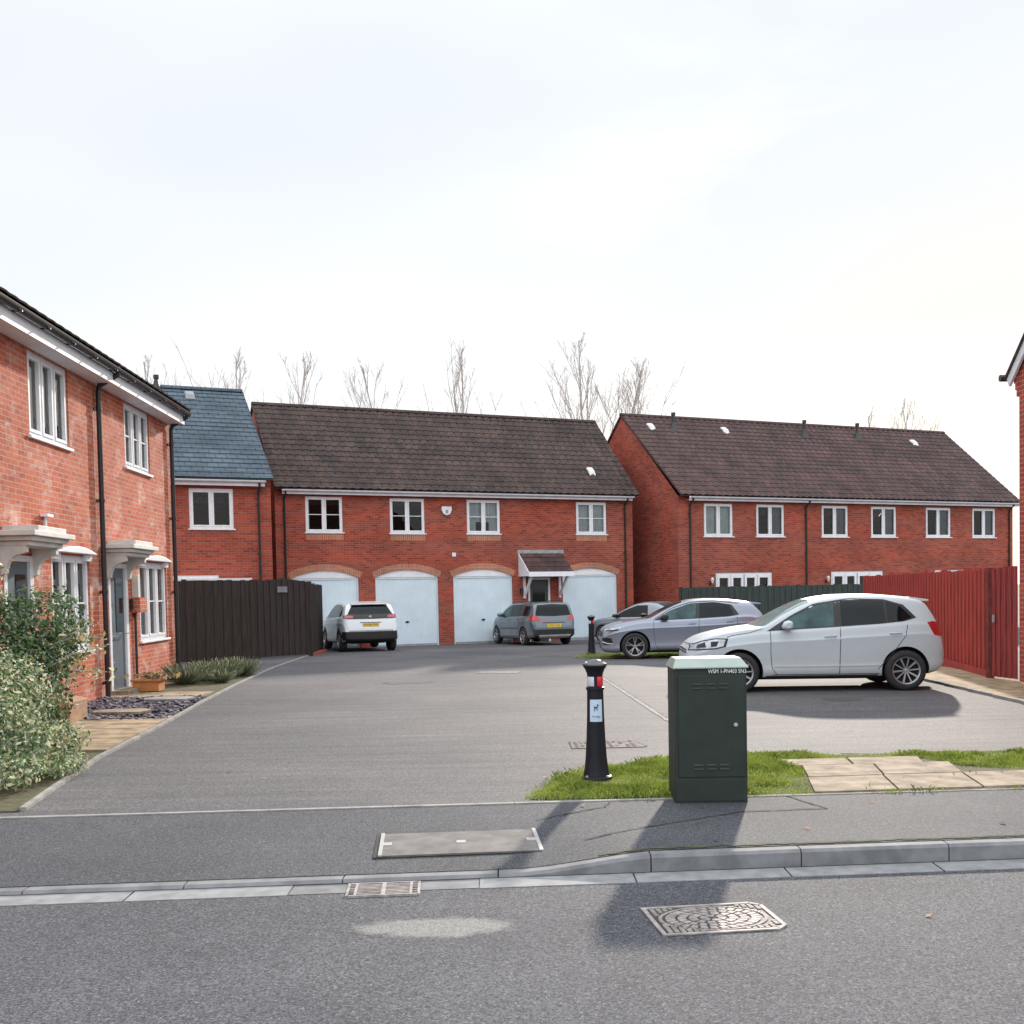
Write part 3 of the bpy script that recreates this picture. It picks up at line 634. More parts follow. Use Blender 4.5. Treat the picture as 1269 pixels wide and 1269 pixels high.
for i, (x0, x1, z0, z1) in enumerate(wins):
    cur = [[('curtain', .0, .12, .0)], None, [('curtain', 0, 1, .35), ('curtain', 0, .3, 0), ('curtain', .7, 1, 0)], [('curtain', 0, 1, .0)]][i]
    f = window(H, x0, x1, z0, z1, 2, True, True, cur)
    s = MB(); s.box(x0-.01, x1+.01, -.006, .02, z0-.25, z0-.041); s.build('sill_course', 'soldier', f)
for i, (a, c) in enumerate(gar):
    g = MB(); y = .09
    g.box(a, a+.06, y-.03, y+.03, ZB, SPR); g.box(c-.06, c, y-.03, y+.03, ZB, SPR); g.box(a+.06, c-.06, y-.03, y+.03, SPR-.06, SPR)
    n = 26; x0, x1 = a+.06, c-.06
    for k in range(n):
        p = x0+(x1-x0)*k/n; q = x0+(x1-x0)*(k+1)/n; g.box(p+.009, q-.009, y-.004, y+.02, ZB+.05, SPR-.06); g.box(p-.001, q+.001, y+.006, y+.022, ZB, SPR-.061)
    G_ = g.build('garage_door', 'garage', H)
    h = MB(); h.box(x0, x1, y-.01, y+.025, ZB, ZB+.17); h.build('bottom_seal', 'lead', G_)
    h = MB(); h.lathe([(0, -.03), (.035, -.03), (.035, 0)], 10, ((a+c)/2, y, .62), 'y'); h.box((a+c)/2-.07, (a+c)/2+.07, y-.025, y-.01, .60, .64); h.build('handle', 'black', G_)
    A = arc(a, c, SPR, CRN); p = MB()
    p.prism([(x, z) for x, z in A], 'y', .04, .07); p.build('arch_panel', 'white', G_)
    s = MB(); B0 = arc(a, c, SPR, CRN); n = len(B0)
    hw = (c-a)/2; r = (hw*hw+(CRN-SPR)**2)/(2*(CRN-SPR)); xm = (a+c)/2; zc = CRN-r
    for k in range(30):
        t0 = -math.asin(hw/r)*1.03+2*math.asin(hw/r)*1.03*k/30; t1 = t0+2*math.asin(hw/r)*1.03/30*.9
        q = [(xm+sin(t)*rr, zc+cos(t)*rr) for t, rr in ((t0, r), (t1, r), (t1, r+.215), (t0, r+.215))]; s.prism(q, 'y', -.006, .02)
    s.build('brick_arch', 'soldier', H)
    m_ = MB(); pts = [(xm+sin(t)*rr, zc+cos(t)*rr) for t, rr in [(-math.asin(hw/r)*1.03+2*math.asin(hw/r)*1.03*k/20, r+.002) for k in range(21)]+[(math.asin(hw/r)*1.03-2*math.asin(hw/r)*1.03*k/20, r+.213) for k in range(21)]]
    for k in range(20):
        q = [pts[k], pts[k+1], pts[40-k], pts[41-k]]; m_.prism(q, 'y', -.002, .015)
    m_.build('brick_arch', 'edging', H)
downpipe(H, .28, 4.95, ZB); downpipe(H, 13.2, 4.95, ZB)
# front door under a little tiled canopy
d = MB(); d.box(9.12, 9.20, .02, .09, ZB, 2.10); d.box(9.94, 10.02, .02, .09, ZB, 2.10); d.box(9.20, 9.94, .02, .09, 2.02, 2.10)
DF = d.build('door_frame', 'white', H)
d = MB(); d.box(9.2, 9.94, .06, .1, ZB, 2.02); d.box(9.30, 9.84, .05, .061, .2, .9); D_ = d.build('door', 'door_green', DF)
d = MB(); d.face((9.32, .055, 1.15), (9.82, .055, 1.15), (9.82, .055, 1.88), (9.32, .055, 1.88)); d.build('pane', 'carglass', D_)
c = MB(); 
tiled(c, 8.78, 10.52, -.85, 2.28, 0, 2.98, 4, .02, .3, .02); c.face((8.78, -.85, 2.25), (10.52, -.85, 2.25), (10.52, 0, 2.95), (8.78, 0, 2.95))
K = c.build('door_canopy', 'tile2', H)
c = MB(); c.box(8.74, 10.56, -.89, -.85, 2.12, 2.29)
for x in (8.76, 10.5): c.prism([(-.85, 2.14), (-.85, 2.27), (0, 2.97), (0, 2.14)], 'x', x-.02, x+.02)
for x in (8.95, 10.38): c.box(x-.04, x+.04, -.08, 0, 1.35, 2.14); c.prism([(-.08, 1.55), (-.08, 1.4), (-.75, 2.14), (-.62, 2.14)], 'x', x-.03, x+.03)
c.build('canopy_frame', 'white', K)
c = MB(); c.box(8.70, 10.58, -.03, 0, 2.96, 3.10); c.build('flashing', 'lead', K)
c = MB(); c.box(8.78, 8.86, -.1, -.002, 1.52, 1.72); c.build('letter_box', 'black', H)
c = MB(); c.prism([(5.80, 4.62), (6.16, 4.62), (6.17, 4.50), (6.11, 4.36), (5.98, 4.31), (5.86, 4.36), (5.79, 4.50)][::-1], 'y', -.09, -.002); al = c.build('alarm_box', 'trim', H, bevel=.01)
c = MB(); c.prism([(5.93, 4.50), (6.03, 4.50), (6.03, 4.40), (5.98, 4.36), (5.93, 4.40)][::-1], 'y', -.093, -.0905); c.build('alarm_badge', 'lead', al)
c = MB(); c.box(6.17, 6.31, -.03, -.002, 2.87, 3.01); c.build('air_vent', 'trim', H)
def roofvent(H, x, f, hd, he, hr, m='vent', over=.28, s=1):
    y = -over+(hd+over)*f; z = he+(hr-he)*f; sl = (hr-he)/(hd+over); b = MB(); a, c = .17*s, .2*s
    b.quadidx([(x-a, y-c, z-c*sl+.04), (x+a, y-c, z-c*sl+.04), (x+a, y+c, z+c*sl+.05), (x-a, y+c, z+c*sl+.05), (x-a*.8, y-c*.6, z-c*.6*sl+.15), (x+a*.8, y-c*.6, z-c*.6*sl+.15), (x+a*.8, y+c*.7, z+c*.7*sl+.12), (x-a*.8, y+c*.7, z+c*.7*sl+.12)],
              [(4, 5, 6, 7), (0, 1, 5, 4), (1, 2, 6, 5), (2, 3, 7, 6), (3, 0, 4, 7)]); return b.build('roof_vent', m, H)
roofvent(H, 12.15, .28, HD, HE, HR, s=.75)

# ------------------------------------------------------------------ terrace on the right
H = empty('terraced_house', (6.226, 40.407, 0), .4217, 'brick terrace with six upstairs windows and three dark flues on its purple brown roof', 'house')
LEN, HD, HE, HR = 17.27, 4.04, 5.03, 8.6
wins = [(1.14, 2.44, 3.53, 4.76), (3.53, 4.85, 3.53, 4.76), (6.68, 8.0, 3.53, 4.76), (9.19, 10.52, 3.53, 4.76), (12.12, 13.5, 3.53, 4.76), (14.73, 16.07, 3.53, 4.76)]
fds = [(1.64, 4.25), (7.13, 9.8), (12.6, 15.3)]
ops = wins+[(a, c, -.3, 2.16) for a, c in fds]
b = MB(); wall_panel(b, 0, 17.1, -.6, HE, ops, rev=.1)
b.face((0, 0, -.6), (0, 0, HE), (0, HD, HR-.06), (0, 2*HD, HE), (0, 2*HD, -.6)); b.face((17.1, 0, -.6), (17.1, 2*HD, -.6), (17.1, 2*HD, HE), (17.1, HD, HR-.06), (17.1, 0, HE)); b.face((0, 2*HD, -.6), (0, 2*HD, HE), (17.1, 2*HD, HE), (17.1, 2*HD, -.6))
b.build('wall', 'brick', H)
R_ = roofpair(H, -.05, 17.27, HD, HE, HR, rows=19, amp=.042, lip=.02, m='tile2'); eaves(H, .35, 17.2, HE)
for i, (x0, x1, z0, z1) in enumerate(wins):
    cur = [[('curtain', 0, 1, 0)], [('drape', .6, 1, 0)], [('drape', .55, 1, 0)], [('drape', .0, .1, 0), ('drape', .5, 1, 0)], [('drape', .52, 1, 0)], [('drape', .55, 1, 0)]][i]
    window(H, x0, x1, z0, z1, 2, False, True, cur)
for i, (a, c) in enumerate(fds):
    f = MB(); y0, y1 = .03, .09; w_ = c-a
    f.box(a, c, y0, y1, 2.08, 2.16); f.box(a, a+.07, y0, y1, -.3, 2.08); f.box(c-.07, c, y0, y1, -.3, 2.08)
    for t0, t1 in ((0.03, .26), (.27, .49), (.51, .73), (.74, .97)):
        xa, xb = a+w_*t0, a+w_*t1
        f.box(xa, xa+.1, y0-.012, y1-.01, -.3, 2.08); f.box(xb-.1, xb, y0-.012, y1-.01, -.3, 2.08); f.box(xa+.1, xb-.1, y0-.012, y1-.01, 1.96, 2.08); f.box(xa+.1, xb-.1, y0-.012, y1-.01, 1.52, 1.60)
    fo = f.build('patio_door', 'white', H); p = MB(); p.face((a+.07, .07, -.3), (c-.07, .07, -.3), (c-.07, .07, 2.08), (a+.07, .07, 2.08)); p.build('pane', 'glass', fo)
for x in (1.38, 6.86):
    l = MB(); l.box(x-.03, x+.03, -.06, -.002, 1.70, 1.82); l.tube([(x, -.06, 1.80), (x, -.14, 1.84), (x, -.15, 1.90)], .012, 6)
    o_ = l.build('wall_lantern', 'black', H); l = MB(); l.lathe([(.03, -.13), (.06, 0), (.075, .02), (.0, .09)], 8, (x, -.15, 2.0-.1)); l.lathe([(0, -.13), (.03, -.13)], 8, (x, -.15, 1.90)); l.build('lamp_shade', 'trim', o_)
for x in (.5, 5.88, 16.85): downpipe(H, x, 4.85, -.4)
def flue(H, x, f, hd, he, hr, h=.75, over=.28):
    y = -over+(hd+over)*f; z = he+(hr-he)*f; b = MB(); b.tube([(x, y, z-.1), (x, y, z+h)], .06, 10); b.tube([(x, y, z+h), (x, y, z+h+.12)], .09, 10); b.lathe([(.24, -.12), (.12, .10), (.07, .3)], 12, (x, y, z)); return b.build('flue', 'black', H, smooth=50)
for x, f in ((2.0, .84), (8.6, .84), (11.5, .84)): flue(H, x, f, HD, HE, HR, .55)
for x in (-.05+1.0, 4.5, 14.6): roofvent(H, x, .84 if x != 14.6 else .8, HD, HE, HR, s=.78)

# ------------------------------------------------------------------ slate-roofed house
H = empty('slate_roofed_house', (-7.4, 33.0, 0), .42, 'brick house with steep blue grey slate roof behind the brown fence', 'house')
HD, HE, HR = 4.3, 5.12, 8.5
wins = [(-2.20, -.92, 3.63, 4.82), (-5.6, -4.3, 3.63, 4.82)]
b = MB(); wall_panel(b, -8, .2, -.6, HE, wins+[(-3.6, -1.4, 1.0, 2.26)], rev=.1)
b.face((.2, 0, -.6), (.2, 2*HD, -.6), (.2, 2*HD, HE), (.2, HD, HR-.06), (.2, 0, HE)); b.face((-8, 0, -.6), (-8, 0, HE), (-8, HD, HR-.06), (-8, 2*HD, HE), (-8, 2*HD, -.6)); b.face((-8, 2*HD, -.6), (-8, 2*HD, HE), (.2, 2*HD, HE), (.2, 2*HD, -.6))
b.build('wall', 'brick', H)
roofpair(H, -8.1, .24, HD, HE, HR, rows=20, amp=0, lip=.022, m='slate'); eaves(H, -8, -.02, HE-.02, hgt=.17)
for x0, x1, z0, z1 in wins: window(H, x0, x1, z0, z1, 2, False, True, None, fr=.07)
window(H, -3.6, -1.4, 1.0, 2.26, 2, False, False, None)
downpipe(H, -.18, 4.85, -.3); flue(H, -2.55, .97, HD, HE, HR, .35)
roofvent(H, -1.55, .9, HD, HE, HR, 'lead', s=.9)
c = MB(); c.box(-2.9, -.55, -.65, -.02, 2.06, 2.15); c.build('door_canopy', 'trim', H)

# ------------------------------------------------------------------ terrace on the left, nearest the camera
LX, LY, LYAW = -6.7231, 22.2631, 1.6059
H = empty('terraced_house', (LX, LY, 0), LYAW, 'sunlit orange brick terrace with white canopies and bow windows, nearest on the left', 'house')
HD, HE, HR = 4.4, 5.26, 8.35; X0, X1 = -15.0, -.62
wu = [(-3.40, -1.95, 3.88, 5.0), (-7.47, -6.0, 3.84, 5.0), (-12.5, -11.0, 3.86, 5.0)]
wl = [(-2.85, -1.12, .84, 2.26), (-6.88, -5.35, .84, 2.26), (-12.4, -10.8, .84, 2.26)]
dr = [(-4.5, -3.52, -.1, 2.2), (-8.45, -7.52, -.1, 2.2)]
b = MB(); wall_panel(b, X0, X1, -.3, HE-.15, wu+wl+dr, rev=.10); b.face((X0, 0, HE-.15), (X1, 0, HE-.15), (X1, 0, HE+.12), (X0, 0, HE+.12))
b.face((X1, 0, -.3), (X1, 2*HD, -.3), (X1, 2*HD, HE), (X1, HD, HR-.06), (X1, 0, HE)); b.face((X0, 0, -.3), (X0, 0, HE), (X0, HD, HR-.06), (X0, 2*HD, HE), (X0, 2*HD, -.3)); b.face((X0, 2*HD, -.3), (X0, 2*HD, HE), (X1, 2*HD, HE), (X1, 2*HD, -.3))
b.build('wall', 'brick_l', H)
roofpair(H, X0-.1, X1+.05, HD, HE+.03, HR, over=.42, rows=14, amp=.012, lip=.025, m='tile')
f = MB(); f.box(X0, X1-.02, -.32, -.295, 5.01, 5.20); f.box(X0, X1-.02, -.295, .002, 5.02, 5.035); f.build('fascia', 'trim', H)
g = MB(); n = 8; prof = [(-.385+.062*cos(pi+pi*i/n), 5.245+.075*sin(pi+pi*i/n)) for i in range(n+1)]; prof2 = [(-.385+.055*cos(2*pi-pi*i/n), 5.245+.066*sin(2*pi-pi*i/n)) for i in range(n+1)]
g.prism((prof+prof2)[::-1], 'x', X0, X1+.04)
xx = X0
while xx < X1: g.box(xx, xx+.025, -.452, -.32, 5.17, 5.19); xx += .9
g.build('gutter', 'black', H, smooth=50)
for i, (x0, x1, z0, z1) in enumerate(wu):
    window(H, x0, x1, z0, z1, 3, i == 0, True, [[('curtain', 0, .3, .0), ('curtain', .75, 1, 0)], [('sky_glare_sheet', .0, .33, .02), ('sky_glare_sheet', .34, .66, .25), ('sky_glare_sheet', .67, .93, .25)], None][i], fr=.06, gm='glass_b')  # pale sheets behind the middle window's panes stand in for mirrored sky
for i, (x0, x1, z0, z1) in enumerate(wl):
    f = window(H, x0, x1, z0, z1, 3, True, True, [('curtain', 0, 1, .0)] if i == 1 else [('curtain', 0, .25, 0)], fr=.06, gm='glass_b')
    A = arc(x0-.04, x1+.04, z1+.03, z1+.13, 12); c = MB(); c.prism(A, 'y', -.13, 0.0); c.build('arched_cover', 'trim', f, bevel=.008)
    for xa in (x0, x1-.25): c = MB(); c.box(xa, xa+.25, -.05, .028, z1-.07, z1+.02); c.build('head_trim', 'white', f)
for i, (x0, x1, z0, z1) in enumerate(dr):
    f = MB(); f.box(x0, x0+.09, -.01, .09, -.1, z1); f.box(x1-.12, x1, -.01, .09, -.1, z1); f.box(x0+.09, x1-.12, -.01, .09, z1-.08, z1); fo = f.build('door_frame', 'white', H)
    f = MB(); f.box(x0+.09, x1-.12, .03, .08, .06, z1-.08)
    for k in range(4): f.box(x0+.16, x0+.34, .018, .031, .25+.42*k, .55+.42*k)
    do = f.build('door', 'door_grey', fo)
    f = MB(); f.box(x0+.42, x1-.2, .02, .031, 1.05, 1.95); f.build('pane', 'carglass', do)
    f = MB(); f.box(x0+.13, x0+.36, .0, .03, .93, .98); f.box(x0+.15, x0+.30, .0, .03, .42, .47); f.tube([(x1-.18, -.0, 1.02), (x1-.18, -.05, 1.02), (x1-.3, -.05, 1.02)], .012, 8); f.build('handle', 'chrome', do)
    f = MB(); f.box(x0-.02, x1+.02, -.28, .03, -.1, .10); f.build('door_step', 'slab', fo)
    xc = (x0+x1)/2; c = MB()
    for k, (hw, pr, za, zb) in enumerate(((.56, .38, 2.30, 2.36), (.62, .44, 2.36, 2.42), (.70, .50, 2.42, 2.49), (.48, .46, 2.49, 2.56))):
        c.box(xc-hw, xc+hw, -pr, 0, za, zb-.002)
    ko = c.build('door_canopy', 'canopy', H, bevel=.008)
    for s in (-1, 1):
        c = MB()
        xb = xc+s*.50; pts = [(0, 2.30), (-.32, 2.30), (-.32, 2.22)]+[(-.28+.22*sin(t), 2.20-.25*(1-cos(t))) for t in [k*pi/2/6 for k in range(7)]]+[(0, 1.93)]
        c.prism(pts, 'x', xb-.05, xb+.05)
        c.build('bracket', 'canopy', ko)
for x in (-4.88, -.70, -9.3): downpipe(H, x, 5.12, -.1, y=-.07, r=.04, eave=-.385)
c = MB(); c.box(-3.30, -3.18, -.12, -.002, 1.62, 2.02); c.build('wall_lantern', 'canopy', H, bevel=.01)
c = MB(); c.box(-3.36, -2.96, -.16, -.002, 1.36, 1.62); c.build('brick_corbel', 'brick_l', H)
c = MB(); c.tube([(-3.22, -.03, 1.36), (-3.22, -.03, .02)], .022, 8); c.build('cable_pipe', 'black', H)
c = MB(); c.tube([(-7.1, -.03, 2.56), (-7.1, -.03, 2.76)], .02, 6); c.box(-7.2, -6.98, -.1, -.0, 2.76, 2.80); c.build('wall_spike', 'trim', H)
c = MB(); c.box(-3.44, -3.38, -.05, -.002, 1.42, 1.6); c.build('doorbell', 'black', H)

# ------------------------------------------------------------------ house on the right edge
H = empty('brick_house', (8.0, 17.15, 0), -pi/2+.0, 'red brick gable end with pale bargeboard at the right edge beside the red gate', 'house')
# local x runs towards the camera, local y away from the car park
HD, HE = 4.2, 4.95; HW = 8.4; HRR = HE+4.2*.84
b = MB(); b.face((0, 0, -.2), (HW, 0, -.2), (HW, 0, HE), (HW/2, 0, HRR), (0, 0, HE)); b.face((0, 0, -.2), (0, 0, HE), (0, 9, HE), (0, 9, -.2)); b.face((HW, 0, -.2), (HW, 9, -.2), (HW, 9, HE), (HW, 0, HE)); b.face((0, 9, -.2), (0, 9, HE), (HW/2, 9, HRR), (HW, 9, HE), (HW, 9, -.2))
for k in range(4): b.box(-.05-.045*k, .0, -.02, .35, HE-.45+.11*k, HE-.34+.11*k)
b.build('wall', 'brick_d', H)
b = MB(); o_ = .3
for (xa, za, xb, zb) in ((-.3, HE-.12+.02, HW/2, HRR+.1), (HW+.3, HE-.1, HW/2, HRR+.1)):
    b.face((xa, -.1, za), (xb, -.1, zb), (xb, 9.1, zb), (xa, 9.1, za)); b.face((xa, -.1, za-.05), (xb, -.1, zb-.05), (xb, 9.1, zb-.05), (xa, 9.1, za-.05)); b.face((xa, -.1, za-.05), (xb, -.1, zb-.05), (xb, -.1, zb), (xa, -.1, za))
R_ = b.build('roof', 'tile', H)
b = MB(); b.prism([(-.28, HE-.13), (HW/2, HRR+.04), (HW/2, HRR-.12), (-.2, HE-.26)], 'y', -.07, -.03); b.build('bargeboard', 'trim', H)
b = MB(); b.tube([(-.36, -.14, HE-.1), (-.36, 9, HE-.1)], .055, 10); b.build('gutter', 'black', H, smooth=50)

# ------------------------------------------------------------------ fences
def boards(b, p0, p1, h0, h1, bw=.125, topf=None, th=.02, zf=gz, lift=.02, jit=.012):
    p0, p1 = Vector(p0), Vector(p1); ln = (p1-p0).length; d = (p1-p0)/ln; nrm = Vector((-d.y, d.x)); n = int(ln/bw)
    for i in range(n):
        e_ = .012 if i % 2 else -.0; a = p0+d*(ln*i/n-e_); c = p0+d*(ln*(i+1)/n+e_); t = i/n; off = nrm*(th if i % 2 else 0)
        z0 = zf(a.y)+lift; top = h0+(h1-h0)*t+(topf(t) if topf else 0)+random.uniform(-jit, jit)
        q = [a+off, c+off, c+off+nrm*th, a+off+nrm*th]
        b.prism([(v.x, v.y) for v in q], 'z', z0, top)
def fence(label, pts, h, m, cap=None, post=1.83, bw=.125, name='garden_fence', face=1, grave=None):
    F = empty(name, (pts[0][0], pts[0][1], 0), 0, label, 'fence'); o = Vector((pts[0][0], pts[0][1]))
    for (pa, pb) in zip(pts, pts[1:]):
        pa, pb = Vector(pa), Vector(pb); ln = (pb-pa).length; n = max(1, round(ln/post)); d = (pb-pa)/ln; nr = Vector((-d.y, d.x))
        for i in range(n):
            a = pa+(pb-pa)*i/n-o; c = pa+(pb-pa)*(i+1)/n-o
            b = MB(); boards(b, a, c, h, h, bw, zf=lambda y: gz(y+o.y)); b.build('fence_panel', m, F)
            q = [a+nr*.05+d*-.05, a+nr*.05+d*.05, a+nr*.15+d*.05, a+nr*.15-d*.05]
            b = MB(); b.prism([(v.x, v.y) for v in q], 'z', gz(a.y+o.y)-.1, h+.03); b.build('post', m, F)
            if grave:
                q = [a-nr*.02, c-nr*.02, c-nr*.045, a-nr*.045]; b = MB(); b.prism([(v.x, v.y) for v in q][::-1], 'z', gz(a.y+o.y)-.05, gz(a.y+o.y)+.14); b.build('gravel_board', grave, F)
    return F
fence('dark brown close board fence beside the slate roofed house', [(-9.9, 26.6), (-6.73, 29.06)], 2.04, 'fence_brown')
GT = empty('garden_gate', (-6.70, 29.1, 0), 0, 'dark brown arched board gate with a small number plaque, left of the white car', 'gate')
b = MB(); boards(b, (-.05, -.07), (1.0, 1.52), 2.0, 2.0, .11, topf=lambda t: .07*sin(pi*min(1, t*1.1)), zf=lambda y: gz(y+29), lift=.05); b.build('gate_leaf', 'fence_brown', GT)
b = MB(); b.box(.98, 1.08, 1.50, 1.60, -.2, 2.0); b.build('post', 'fence_brown', GT)
b = MB(); b.prism([(.36, .50), (.56, .80), (.54, .815), (.34, .515)], 'z', 1.70, 1.86); pq = b.build('number_plaque', 'drape', GT)
fence('dark brown fence return running back towards the garages behind the white car', [(-5.66, 30.7), (-6.0, 34.6)], 1.93, 'fence_brown')
b = MB(); 
for i in range(10): b.box(-.16, -.02, .05+i*.22, .25+i*.22, -.12, .06)
o_ = b.build('low_brick_edge', 'brick', None, loc=(-5.62, 30.8, gz(31))); o_.name = 'brick_edging'; tag(o_, 'low row of bricks at the foot of the dark fence return', 'edging')
fence('dark green board fence behind the silver cars, in front of the terrace', [(5.9, 37.6), (13.6, 41.0)], 1.63, 'fence_green')
fence('bright red stained board fence behind the white hatchback', [(9.85, 30.5), (7.90, 17.95)], 1.83, 'fence_red', grave='fence_red')
GT = empty('garden_gate', (7.86, 17.82, 0), 0, 'darker red board gate between the red fence and the right hand brick wall', 'gate')
b = MB(); boards(b, (.0, 0), (.12, -.62), 1.82, 1.86, .07, zf=lambda y: 0, lift=.06, jit=.006); gl = b.build('gate_leaf', 'gate_red', GT)
b = MB(); b.box(-.05, .05, 0.02, .12, -.1, 1.84); b.build('post', 'timber_red', GT)
b = MB(); b.box(-.03, -.005, -.12, -.07, .95, 1.07); b.build('latch', 'steel', GT)

# ------------------------------------------------------------------ green cabinet
CB = empty('utility_cabinet', (1.458, 8.02, 0), -.02, 'dark green roadside cabinet with white code letters, standing on the footway edge', 'cabinet')
w2, dp, ht = .266, .20, 1.075
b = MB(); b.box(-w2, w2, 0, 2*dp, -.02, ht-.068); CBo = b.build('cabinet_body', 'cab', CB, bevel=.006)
b = MB(); b.box(-w2+.025, w2-.02, -.008, .004, .20, ht-.118)
for zz in (.86, .26):
    for k in (-1, 0, 1):
        for j in (0, 1):
            xc = -.0+k*.095; z = zz+j*.03
            b.prism([(-.008, z-.006), (-.018, z-.004), (-.008, z+.008)], 'x', xc-.036, xc+.036)
D_ = b.build('cabinet_door', 'cab', CB, bevel=.003)
b = MB(); b.lathe([(0, -.016), (.012, -.014), (.016, -.009), (.016, 0)], 14, (w2-.085, -.0085, .585), 'y'); b.build('lock', 'steel', D_)
b = MB(); b.box(-w2+.005, w2-.005, -.006, .003, .02, .185); b.build('plinth_panel', 'cab', CB, bevel=.003)
lid = MB(); a = w2+.012
lid.quadidx([(-a, -.022, ht-.070), (a, -.022, ht-.070), (a, 2*dp+.02, ht-.070), (-a, 2*dp+.02, ht-.070), (-a, -.022, ht-.058), (a, -.022, ht-.058), (a-.035, .10, ht+.0), (-a+.035, .10, ht+.0), (a-.035, 2*dp-.02, ht+.0), (-a+.035, 2*dp-.02, ht+.0), (a, 2*dp+.02, ht-.058), (-a, 2*dp+.02, ht-.058)],
            [(0, 3, 2, 1), (0, 1, 5, 4), (4, 5, 6, 7), (7, 6, 8, 9), (9, 8, 10, 11), (11, 10, 2, 3), (1, 2, 10, 8, 6, 5), (0, 4, 7, 9, 11, 3)])
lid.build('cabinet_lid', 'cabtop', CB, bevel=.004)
textobj('WSM 1-PN403 SN3', .043, CB, (.122, -.0125, ht-.092), (pi/2, 0, 0), 'letter', .001, sx=.80)

# ------------------------------------------------------------------ bollards
def bollard(loc, label, sign=True, group='black cast bollards with white and red bands'):
    B = empty('bollard', loc, 0, label, 'bollard', group)
    b = MB(); KR = 1.14; prof = [(.118, -.05), (.118, .02), (.112, .035), (.098, .04), (.088, .10), (.078, .20), (.070, .36), (.063, .56), (.060, .76), (.068, .765), (.068, .785), (.056, .79), (.056, .88), (.058, .885), (.060, .90), (.072, .935), (.084, .955), (.088, .962), (.088, .966)]
    b.lathe([(p[0]*KR, p[1]) for p in prof], 28); b.build('post', 'bollard', B, smooth=40)
    b = MB(); b.lathe([(p[0]*KR, p[1]) for p in [(.088, .966), (.092, .972), (.090, .982), (.070, .997), (.060, .993), (.050, 1.005), (.028, 1.018), (0, 1.022)]], 28); b.build('cap', 'bolltop', B, smooth=40)
    for i in range(4):
        a0 = pi*.25+i*pi/2-pi/2-.62+.02; b = MB(); b.lathe([(p[0]*KR, p[1]) for p in [(.0575, .795), (.0585, .797), (.0585, .873), (.0575, .875)]], 8, arc=(a0, a0+1.18)); b.build('reflector', 'refl_w' if i % 2 else 'refl_r', B, smooth=60)
    for i in range(4):
        a = pi/4+i*pi/2; b = MB(); b.lathe([(.012, 0), (.012, .014), (.0, .017)], 10, (.12*cos(a), .12*sin(a), .035)); b.build('bolt', 'steel', B)
    if sign:
        Z0, Z1, R0 = .50, .685, .0735
        s = MB(); s.lathe([(R0+.0025, Z0), (R0-.001, Z1)], 10, arc=(-pi/2-.74, -pi/2+.74)); SG = s.build('sign_plate', 'sign', B)
        t = MB(); y = -.0795
        for (pp) in ([(-.022, -.004), (.012, -.004), (.012, .006), (-.022, .006)], [(-.026, -.034), (-.019, -.034), (-.012, -.004), (-.021, .0)], [(.008, -.03), (.015, -.032), (.014, .0), (.005, .0)], [(.005, -.002), (.016, .002), (.022, .026), (.012, .024)], [(.012, .02), (.03, .018), (.03, .024), (.02, .034), (.014, .03)], [(-.022, .004), (-.03, .018), (-.027, .02), (-.017, .006)]):
            t.prism([(p[0]*.72, p[1]*.85+.62) for p in pp][::-1], 'y', y, y+.002)
        t.build('dog_symbol', 'ink', SG)
        textobj('No dogs', .020, SG, (0, y, .545), (pi/2, 0, 0), 'ink', .0006)
    return B
bollard((.69, 9.13, .0), 'near black bollard with red and white band and a small dog sign, in the grass')
bollard((2.05, 28.1, gz(28.1)), 'far slim black bollard on the grass strip in front of the garages', False)
bollard((3.95, 32.6, gz(32.6)), 'black bollard head showing above the bonnet of the silver hatchback', False)

# ------------------------------------------------------------------ covers in the ground
def quadframe(p): return [Vector(q) for q in p]
# square ribbed cover in the road
c0 = Vector((1.005, 5.53)); MC = empty('manhole_cover', (c0.x, c0.y, -.1), .12, 'large worn metal cover with circular ribs, set in the road', 'manhole cover')
W2, H2 = .325, .235
b = MB(); b.prism([(-W2+.02, -H2), (W2-.06, -H2), (W2, -H2+.06), (W2, H2-.05), (W2-.05, H2), (-W2+.02, H2), (-W2, H2-.02), (-W2, -H2+.02)], 'z', -.01, .003); b.build('recess', 'cast_dark', MC)
b = MB()
for (x0, x1, y0, y1) in ((-W2, W2, -H2, -H2+.022), (-W2, W2, H2-.022, H2), (-W2, -W2+.022, -H2+.022, H2-.022), (W2-.022, W2, -H2+.06, H2-.05)): b.box(x0, x1 if y1-y0 > .1 else W2-.055, y0, y1, -.01, .009)
for sg in (-1, 1): b.prism([(W2-.055, sg*(H2-.0)), (W2, sg*(H2-.055)), (W2-.022, sg*(H2-.06)), (W2-.065, sg*(H2-.022))], 'z', -.01, .009)
b.build('frame', 'cast', MC)
b = MB(); sx = 1.0
for r0, r1, n in ((.02, .05, 6), (.06, .09, 12), (.10, .13, 20), (.14, .175, 28), (.187, .20, 60)):
    for k in range(n):
        t0 = 2*pi*k/n+r0*9; t1 = t0+2*pi/n*.72; pts = [(cos(t)*r*1.42, sin(t)*r) for t, r in ((t0, r0), (t1, r0), ((t1)+.06, r1), ((t0)+.06, r1))]; b.prism(pts, 'z', 0, .0085)
xx = -W2+.04
while xx < W2-.04:
    yy = -H2+.035
    while yy < H2-.03:
        if (xx/1.42)**2+yy**2 > .214**2 and not (xx > W2-.075 and abs(yy) > H2-.065): b.box(xx, xx+.022, yy, yy+.014, 0, .0085)
        yy += .024
    xx += .033
b.build('raised_pattern', 'cast', MC)
